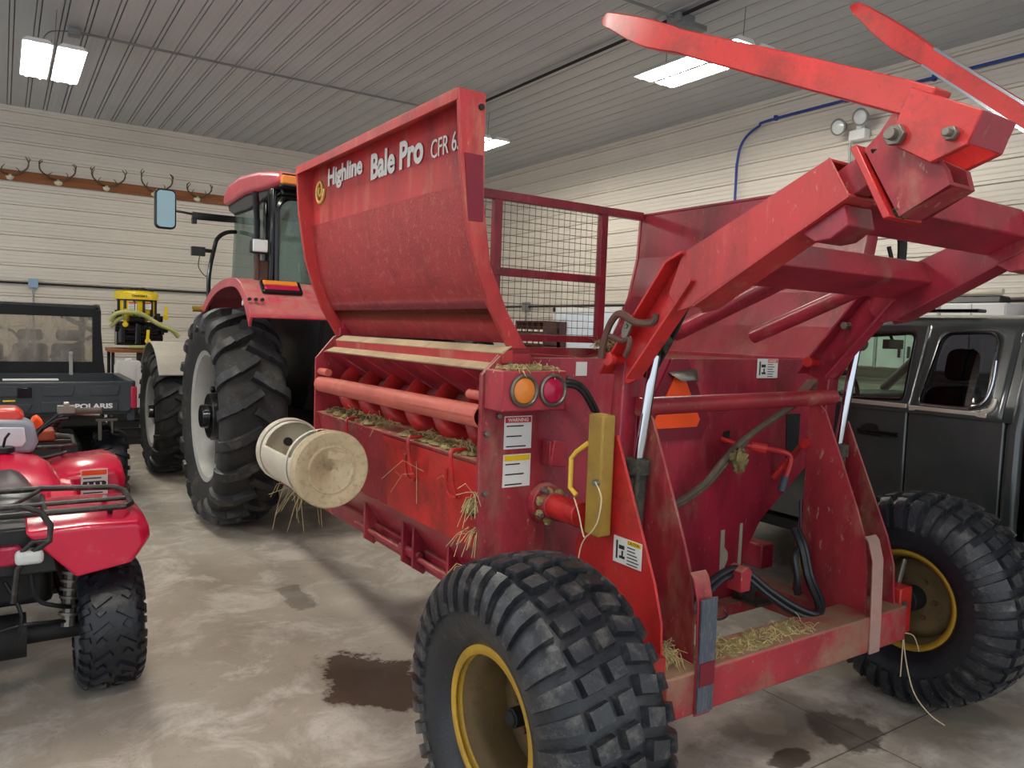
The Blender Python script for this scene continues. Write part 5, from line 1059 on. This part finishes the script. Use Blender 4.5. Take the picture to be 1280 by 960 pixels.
# ---------------------------------------------------------------- utility vehicle
S = thing('utility_vehicle', 'black side-by-side utility vehicle with cargo bed and clear vinyl rear window', 'utility vehicle', (.25, 9, 0))
UB = mat('charcoal_plastic', (50, 56, 62), .42, mott=.1, dust=(110, 108, 104), dust_amt=.08)
tgp = [(-.50, .885), (.97, .885), (1.0, .93), (1.005, 1.165), (-.53, 1.165)]
b = MB(); b.prism(tgp, 'y', 7.80, 7.86); tg = b.build('tailgate', UB, S, bevel=.012)
b = MB(); b.prism([(-.50, .90), (.18, .90), (.22, .975), (.10, .975), (.08, .955), (-.5, .955)], 'y', 7.785, 7.80)
for x in (-.42, -.05, .30, .66): b.prism([(x, 1.04), (x+.22, 1.04), (x+.24, 1.13), (x-.02, 1.13)], 'y', 7.79, 7.80)
b.box(.28, .88, 7.788, 7.80, .90, .99); b.build('tailgate_panel', UB, tg, bevel=.006)
b = MB(); b.box(.10, .21, 7.78, 7.80, 1.03, 1.12); b.build('tailgate_latch', BLKG, tg, bevel=.006)
text('lettering', 'POLARIS', WHITE, tg, (.535, 7.784, .925), (1, 0, 0), ZU, .30, .046, .004, .04)
b = MB(); b.box(-.53, -.02, 7.782, 7.79, .98, 1.10); pl_ = b.build('number_plate', WHITE, tg, bevel=.004); 
text('lettering', '8', BLK, pl_, (-.085, 7.780, 1.0), (1, 0, 0), ZU, .05, .08, .002, .02)
b = MB(); b.box(.0, .09, 7.79, 7.80, 1.0, 1.012); lab(b.build('tailgate_marker', YELT, tg), 'short yellow marker strip')
b = MB()
b.prism([(7.84, .80), (7.84, 1.17), (9.0, 1.17), (9.0, .80)], 'x', .96, 1.03); b.prism([(7.84, .80), (7.84, 1.17), (9.0, 1.17), (9.0, .80)], 'x', -.56, -.49); b.box(-.5, 1.0, 7.84, 9.0, .86, .89); b.box(-.5, 1.0, 8.94, 9.0, .88, 1.17); b.build('cargo_bed', UB, S, bevel=.01)
b = MB(); b.box(.985, 1.035, 7.78, 7.84, .92, 1.12); lab(b.build('tail_lamp', RLENS, S, bevel=.01), 'red tail lamp')
b = MB(); b.box(.0, .42, 7.95, 8.1, 1.168, 1.176); b.build('bed_sticker', WHITES, S)
b = MB(); b.prism([(9.0, 1.10), (9.0, 1.82), (9.12, 1.88), (10.7, 1.86), (10.9, 1.78), (11.3, 1.25), (11.3, 1.2), (10.6, 1.7), (9.2, 1.72), (9.12, 1.15)], 'x', .80, .86); b.prism([(9.0, 1.10), (9.0, 1.82), (9.12, 1.88), (10.7, 1.86), (10.9, 1.78), (11.3, 1.25), (11.3, 1.2), (10.6, 1.7), (9.2, 1.72), (9.12, 1.15)], 'x', -.36, -.30); b.build('roll_cage_cover', CLOTHB, S, bevel=.02, seg=3)
b = MB(); b.prism([(-.34, 1.10), (.90, 1.10), (.88, 1.285), (-.34, 1.285)], 'y', 8.97, 9.01); b.prism([(-.34, 1.745), (.848, 1.745), (.80, 1.84), (-.30, 1.86)], 'y', 8.97, 9.01); b.prism([(.775, 1.28), (.88, 1.28), (.845, 1.75), (.775, 1.75)], 'y', 8.97, 9.01); b.prism([(-.34, 1.28), (-.28, 1.28), (-.28, 1.75), (-.34, 1.75)], 'y', 8.97, 9.01); b.build('rear_curtain', CLOTHB, S, bevel=.008)
b = MB(); b.box(-.32, .79, 8.985, 8.99, 1.27, 1.76); lab(b.build('vinyl_window', VINYL, S), 'hazy clear vinyl rear window')
b = MB(); b.box(-.34, .84, 9.0, 10.8, 1.82, 1.87); b.build('roof', CLOTHB, S, bevel=.03, seg=3)
b = MB(); b.box(.565, .60, 8.95, 8.965, 1.13, 1.39); b.cyl((.582, 8.95, 1.37), (.582, 8.93, 1.37), .02, n=12); b.cyl((.582, 8.95, 1.17), (.582, 8.93, 1.17), .02, n=12); b.build('strap_hanger', SIL, S, bevel=.005)
for x in (-.15, .25, .60):
    b = MB(); b.box(x-.16, x+.16, 9.55, 9.68, 1.0, 1.45); b.box(x-.12, x+.12, 9.53, 9.62, 1.48, 1.60); b.build('seat', SEATG, S, bevel=.05, seg=3)
b = MB(); b.tube([(-.32, 9.1, 1.15), (.2, 9.1, 1.22), (.8, 9.1, 1.55)], .02, 8); b.tube([(.8, 9.1, 1.6), (.5, 9.9, 1.78), (.4, 10.6, 1.8)], .025, 8); b.build('roll_bar', BLK, S)
b = MB(); b.revolve([(-.015, .17), (0, .185), (.015, .17), (0, .155)], (.0, 10.3, 1.42), 'y', 28, closed=True); b.build('steering_wheel', BLK, S)
for (x, y) in ((-.37, 8.35), (.87, 8.35), (-.37, 10.4), (.87, 10.4)):
    R, hw = .33, .13; ty = Tyre([(0, R-.02), (hw*.8, R-.03), (hw, R-.08), (hw*.95, R-.14), (hw*.8, .18)], (x, y, R)); b = MB()
    for i in range(16):
        a = 2*math.pi*i/16
        for s in (1, -1): ty.lug(b, s*.01, a-.08+(0 if s > 0 else .19), s*(hw+.03), a+.08+(0 if s > 0 else .19), .04, .05, .02, n=4)
    o = ty.carcass(RUB, S, 'wheel_tyre', 48, lugs=b)
    b = MB(); b.revolve([(-hw*.7, .18), (0, .14), (hw*.7, .18)], (x, y, R), 'x', 32); b.revolve([(0, .14), (.01, .0005)], (x, y, R), 'x', 32); b.build('rim', BLKG, o, solid=.004)
b = MB(); b.box(-.1, .6, 8.0, 10.6, .35, .6); b.box(-.35, .85, 9.1, 11.0, .38, .5); b.cyl((-.3, 8.35, .33), (.8, 8.35, .33), .04, n=12); b.prism([(8.9, .5), (11.2, .5), (11.4, 1.0), (11.2, 1.2), (10.6, 1.1), (10.5, .6), (9.0, .62)], 'x', -.45, .95); b.build('underbody', BLKD, S, bevel=.03)
for x in (.02, .48):
    b = MB(); b.cyl((x, 8.25, .42), (x-.12 if x > .2 else x+.12, 8.45, .88), .03, n=12)
    for k in range(8):
        p = Vector((x, 8.25, .42)).lerp(Vector((x-.12 if x > .2 else x+.12, 8.45, .88)), .2+k*.09); b.cyl(p, p+Vector((0, 0, .018)), .055, n=14)
    b.build('shock_absorber', mat('rusty_spring', (96, 50, 44), .5, mott=.2), S)
b = MB(); b.blob((.33, 8.3, .80), .12, .1, .09, 16, .05); b.cyl((.33, 8.2, .80), (.33, 8.35, .80), .09, n=20); b.build('muffler', mat('brown_muffler', (98, 82, 74), .5, mott=.15), S)
b = MB(); b.box(.72, .90, 8.0, 8.06, .78, .81); b.box(.74, .77, 8.02, 8.06, .60, .8); b.cyl((.86, 8.04, .79), (.86, 8.04, .66), .01, n=8); b.build('bed_bracket', STEEL, S, bevel=.004)
# ---------------------------------------------------------------- dark pickup truck
K = thing('pickup_truck', 'dark dirty extended cab pickup truck parked along the right side', 'truck', (5.5, 2.6, 0))
XS = 4.62
def tx(z):   # side surface leans in above the belt line
    return XS+.02 if z < .6 else XS if z < 1.36 else XS+(z-1.36)*.36
def plate_cells(cells, name, m):
    """side panel made of cells, each may carry a rounded opening; solid 30 mm sheet"""
    b = MB()
    for (y0, y1, z0, z1, hole) in cells:
        if not hole:
            n = 6; ys = [y0+(y1-y0)*i/n for i in range(n+1)]; zs = [z0+(z1-z0)*i/n for i in range(n+1)]
            vs = [(tx(z), y, z) for z in zs for y in ys]; b.add(vs, [(j*(n+1)+i, j*(n+1)+i+1, (j+1)*(n+1)+i+1, (j+1)*(n+1)+i) for j in range(n) for i in range(n)]); continue
        P = hole; cy = sum(p[0] for p in P)/len(P); cz = sum(p[1] for p in P)/len(P); O = []
        for p in P:
            dy, dz = p[0]-cy, p[1]-cz; k = min(((y1-cy)/dy if dy > 1e-9 else (y0-cy)/dy if dy < -1e-9 else 1e9), ((z1-cz)/dz if dz > 1e-9 else (z0-cz)/dz if dz < -1e-9 else 1e9)); O.append([cy+dy*k, cz+dz*k])
        for c in ((y0, z0), (y0, z1), (y1, z0), (y1, z1)):
            j = min(range(len(O)), key=lambda i: (O[i][0]-c[0])**2+(O[i][1]-c[1])**2); O[j] = list(c)
        n = len(P); rings = []
        for q in range(4): rings.append([(O[i][0]*(1-q/3)+P[i][0]*q/3, O[i][1]*(1-q/3)+P[i][1]*q/3) for i in range(n)])
        vs = [(tx(z), y, z) for R_ in rings for y, z in R_]
        b.add(vs, [(q*n+i, q*n+(i+1) % n, (q+1)*n+(i+1) % n, (q+1)*n+i) for q in range(3) for i in range(n)])
    return b.build(name, m, K, solid=.03, sm=30)
def rpoly(corners, r, n=7):
    out = []; N = len(corners)
    for i in range(N):
        p = Vector(corners[i]); a = (Vector(corners[i-1])-p).normalized(); c = (Vector(corners[(i+1) % N])-p).normalized(); rr = r[i] if isinstance(r, (list, tuple)) else r
        s, e = p+a*rr, p+c*rr
        for k in range(n+1): t = k/n; q = (1-t)**2*s+2*t*(1-t)*p+t*t*e; out.append((q.x, q.y))
    return out
w1 = rpoly([(2.47, 1.415), (3.42, 1.36), (3.30, 1.50), (2.98, 1.79), (2.50, 1.83)], [.03, .05, .1, .12, .05])
w2 = rpoly([(2.00, 1.42), (2.345, 1.405), (2.36, 1.83), (2.06, 1.84)], [.09, .05, .06, .08])
w2 = rpoly([(1.99, 1.40), (2.37, 1.40), (2.33, 1.83), (2.02, 1.845)], [.12, .05, .07, .07])
plate_cells([(2.42, 3.7, 1.34, 1.885, w1), (1.90, 2.42, 1.34, 1.885, w2), (1.84, 1.90, 1.34, 1.885, None)], 'cab_side', TRUCK)
b = MB(); b.prism([(1.885, .52), (1.885, 1.37), (2.428, 1.37), (2.428, .52)], 'x', XS-.006, XS+.06); b.build('rear_cab_panel', TRUCK, K, bevel=.012)
b = MB(); b.prism([(2.436, .52), (2.436, 1.37), (3.52, 1.37), (3.55, .95), (3.45, .52)], 'x', XS-.006, XS+.06); fd = b.build('front_door', TRUCK, K, bevel=.012)
b = MB(); b.prism([(3.53, 1.34), (4.8, 1.22), (5.2, 1.1), (5.3, .6), (4.78, .55), (4.7, .85), (4.5, 1.0), (4.2, 1.03), (3.9, .95), (3.75, .75), (3.70, .5), (3.46, .52), (3.56, .95)], 'x', XS-.006, XS+.5); b.build('front_fender', TRUCK, K, bevel=.03, seg=3)
b = MB(); b.box(XS+.5, 6.3, 3.6, 5.25, .75, 1.24); b.build('bonnet', TRUCK, K, bevel=.06, seg=3)
b = MB(); b.box(XS-.014, XS+.01, 2.44, 3.55, 1.365, 1.392); b.box(XS-.014, XS+.01, 1.98, 2.425, 1.355, 1.387); b.tube([(XS-.005, 2.02, 1.375), (XS-.002, 1.965, 1.41), (XS+.01, 1.95, 1.47)], .014, 8, smooth=4); lab(b.build('belt_moulding', mat('dusty_bright_moulding', (206, 198, 184), .35, metal=.4, mott=.06), K, bevel=.004), 'pale bright strip under the windows')
for w, nm, gm in ((w1, 'door_glass', GL_TR), (w2, 'quarter_glass', GL_DK)):
    b = MB(); b.add([(tx(z)+.012, y, z) for y, z in w], [tuple(range(len(w)))]); g = b.build(nm, gm, K)
    b = MB(); b.tube([(tx(z)-.012, y, z) for y, z in w+[w[0]]], .011, 6); b.build('window_seal', BLKG, g)
    if nm == 'quarter_glass':
        b = MB(); b.tube([(tx(z)-.02, y, z) for y, z in w[5:8][:0]+[(2.36, 1.40), (2.12, 1.40), (2.05, 1.415), (2.005, 1.46), (1.99, 1.55), (2.0, 1.68)]], .007, 6, smooth=4); b.build('bright_edge', CHROME, g)
# roof, far side, pillars, rear wall, interior
rf = [(4.80, 1.875), (4.86, 1.92), (5.1, 1.955), (5.55, 1.965), (6.0, 1.955), (6.24, 1.92), (6.30, 1.875), (6.2, 1.86), (4.9, 1.86)]
b = MB(); b.prism(rf, 'y', 1.90, 3.10); b.build('roof', TRUCK, K, bevel=.02, seg=3)
b = MB(); b.box(4.9, 5.0, 2.2, 2.95, 1.965, 1.985); b.prism([(2.82, 1.965), (2.92, 1.965), (2.89, 2.05)], 'x', 5.3, 5.33); b.build('roof_fin', BLKG, K, bevel=.004)
b = MB()
for (p, q) in (((6.28, 3.1, 1.86), (6.5, 3.7, 1.36)), ((6.28, 2.45, 1.86), (6.44, 2.43, 1.36)), ((6.28, 1.93, 1.86), (6.44, 1.92, 1.36)), ((4.84, 3.1, 1.86), (4.66, 3.72, 1.36))): b.tube([p, q], .04, 8)
b.box(6.42, 6.5, 1.9, 3.6, .5, 1.36); b.box(4.75, 6.4, 1.90, 1.93, .5, 1.36); b.box(4.8, 6.35, 1.90, 1.93, 1.78, 1.87); b.box(4.7, 6.45, 1.9, 3.7, .48, .54); b.build('cab_shell', TRUCK, K, bevel=.01)
b = MB(); b.box(4.66, 6.4, 3.35, 3.7, .9, 1.36); b.box(4.68, 4.72, 2.45, 3.5, .6, 1.34); b.build('dashboard', BLK, K, bevel=.03)
b = MB(); b.revolve([(-.018, .175), (0, .195), (.018, .175), (0, .158)], (5.1, 3.18, 1.36), 'y', 32, closed=True); b.obox((5.1, 3.19, 1.36), Vector((1, 0, 0)), Vector((0, 1, 0)), Vector((0, 0, 1)), .16, .015, .025); b.cyl((5.1, 3.2, 1.36), (5.1, 3.36, 1.3), .04, n=12); b.build('steering_wheel', BLK, K)
for x in (5.08, 6.0):
    b = MB(); b.box(x-.26, x+.26, 2.35, 2.9, .75, .98); b.prism([(2.42, .98), (2.58, .98), (2.45, 1.5), (2.32, 1.5)], 'x', x-.25, x+.25); b.prism([(2.30, 1.54), (2.42, 1.54), (2.40, 1.74), (2.30, 1.74)], 'x', x-.14, x+.14); b.build('seat', SEATG, K, bevel=.05, seg=3)
b = MB(); b.box(5.42, 5.62, 3.05, 3.10, 1.72, 1.79); b.cyl((5.52, 3.08, 1.78), (5.52, 3.12, 1.86), .012, n=8); b.build('rear_view_mirror', BLKG, K, bevel=.015)
b = MB(); b.box(XS-.04, XS-.022, 2.46, 2.74, 1.185, 1.21); b.box(XS-.03, XS, 2.48, 2.50, 1.18, 1.21); b.box(XS-.03, XS, 2.70, 2.72, 1.18, 1.21); dh = b.build('door_handle', BLKG, fd, bevel=.008)
b = MB(); b.prism([(2.58, 1.17), (2.74, 1.17), (2.73, 1.225), (2.68, 1.25), (2.62, 1.245)], 'x', XS-.009, XS-.006); b.build('handle_recess', BLK, fd)
b = MB(); b.box(XS+.0, XS+.06, 1.9, 3.5, .42, .5); b.build('sill', BLK, K, bevel=.01)
# cab corner moulding and service box behind the cab
b = MB(); b.prism([(XS+.005, .45), (XS-.02, .9), (XS-.012, 1.30), (XS+.10, 1.70), (XS+.18, 1.87), (XS+.24, 1.87), (XS+.16, 1.70), (XS+.05, 1.30), (XS+.06, .45)], 'y', 1.80, 1.878); b.build('corner_pillar', TRUCK, K, bevel=.025, seg=3)
b = MB(); b.box(4.70, 6.4, .2, 1.79, 1.36, 1.62); lab(b.build('bed_box', BLKG, K, bevel=.02), 'gloss black box behind the cab')
b = MB(); b.box(4.69, 6.42, .2, 1.80, 1.30, 1.362); lab(b.build('grey_rail', mat('grey_rail', (120, 124, 124), .5, mott=.08), K, bevel=.006), 'plain grey rail')
b = MB(); b.box(4.71, 6.4, .2, 1.79, .62, 1.30)
for z in (1.12, .9): b.box(4.70, 4.715, .2, 1.79, z, z+.02)
bx = b.build('lower_bed_panel', MUD, K, bevel=.008)
b = MB(); b.revolve([(0, .035), (-.012, .03), (-.016, .0005)], (4.705, 1.70, 1.225), 'x', 20); lab(b.build('marker_lamp', mat('dull_amber', (190, 84, 50), .4, dust=(90, 60, 44), dust_amt=.3, dscale=30), bx), 'round amber marker lamp')
for y in (4.23, .95):
    for x in (4.78, 6.3):
        R, hw = .40, .13; ty = Tyre([(0, R), (hw*.8, R-.01), (hw, R-.05), (hw*1.02, R-.1), (hw*.85, .23)], (x, y, R)); o = ty.carcass(RUB, K, 'wheel_tyre', 56); b = MB()
        b.revolve([(-hw*.8, .235), (-hw*.7, .21), (-hw*.3, .19), (-hw*.25, .08), (-hw*.4, .07), (-hw*.4, .0005)], (x, y, R), 'x', 40); b.build('rim', SIL, o, solid=.006)
        b = MB()
        for i in range(36):
            a = 2*math.pi*i/36
            for s in (1, -1): ty.lug(b, s*.02, a, s*hw*.9, a+.05, .04, .04, .008, n=3)
        b.build('tread_lugs', RUB, o)
b = MB(); b.box(5.0, 6.1, .3, 5.1, .35, .6); b.cyl((4.8, 4.23, .4), (6.3, 4.23, .4), .05, n=12); b.cyl((4.8, .95, .4), (6.3, .95, .4), .06, n=12); b.build('chassis', BLKD, K, bevel=.02)
# ---------------------------------------------------------------- wall lockers and clutter on the right wall
seg = [(3.42, 4.02), (4.04, 4.66), (4.68, 5.30), (5.32, 5.94)]
for i, (y0, y1) in enumerate(seg):
    t = thing('wall_cupboard', ['nearest of the white wall cupboards above the truck roof', 'second white wall cupboard from the camera, above the truck', 'third white wall cupboard from the camera, seen past the lift arm', 'farthest white wall cupboard on the right wall behind the implement'][i], 'cupboard', (8.0, (y0+y1)/2, 1.5), 'white wall cupboards')
    b = MB(); b.box(7.80, 8.22, y0, y1, 1.50, 2.18); b.build('cupboard_body', WHITE, t, bevel=.004)
    ym = (y0+y1)/2
    for (a, c, h) in ((y0+.01, ym-.005, ym-.05), (ym+.005, y1-.01, ym+.05)):
        b = MB(); b.box(7.78, 7.80, a, c, 1.51, 2.17); d = b.build('cupboard_door', WHITE, t, bevel=.004)
        b = MB(); b.box(7.755, 7.78, h-.01, h+.01, 1.62, 1.74); b.build('door_handle', BLK, d, bevel=.004)
    b = MB(); b.box(8.1, 8.22, y0+.1, y0+.14, 1.3, 1.5); 
for k, (y0, y1, x, h, l, m_) in enumerate(((3.5, 4.3, 7.95, .07, 'long black tool case lying on the nearest white cupboard', BLK), (4.35, 5.1, 8.0, .05, 'flat dark case on top of the cupboards behind the lift arm', BLKD))):
    b = MB(); b.prism([(x-.1, 2.18), (x+.12, 2.18), (x+.11, 2.18+h), (x-.07, 2.18+h*1.1)], 'y', y0, y1); tag(b.build('tool_case', m_, bevel=.015), l, 'case')
b = MB(); b.cyl((7.9, 3.5, 2.29), (7.92, 4.1, 2.29), .03, n=12); tag(b.build('rolled_paper', CREAM), 'pale rolled sheet on top of the nearest white cupboard', 'roll')
t = thing('wooden_rack', 'brown wooden wall rack with black pipes beyond the white cupboards at the right edge', 'rack', (8.1, 2.9, 1.5))
b = MB(); b.box(8.15, 8.22, 2.4, 3.36, 1.55, 2.2); b.build('back_board', WOOD, t, bevel=.004)
for y in (3.25, 3.05, 2.85):
    b = MB(); b.cyl((8.05, y, 1.5), (8.05, y, 2.12), .03, n=12); b.build('black_pipe', BLKD, t)
b = MB(); b.box(8.0, 8.15, 2.4, 3.36, 2.0, 2.04); b.build('cross_rail', BLKD, t)
t = thing('workbench', 'white fronted workbench along the right wall seen through the truck windows', 'workbench', (7.9, 4.8, 0))
b = MB(); b.box(7.6, 8.22, 2.6, 7.4, .88, .93); b.build('bench_top', mat('grey_bench_top', (150, 146, 136), .5, mott=.1), t, bevel=.006)
for k in range(6):
    y0 = 2.62+k*.8; b = MB(); b.box(7.65, 8.2, y0, y0+.78, .05, .88); c = b.build('base_unit', WHITE, t, bevel=.006)
    b = MB(); b.box(7.635, 7.65, y0+.02, y0+.76, .08, .86); b.box(7.62, 7.636, y0+.35, y0+.43, .74, .76); b.build('cupboard_door', WHITE, c, bevel=.004)

K.location.y += .10; K.location.x += 0
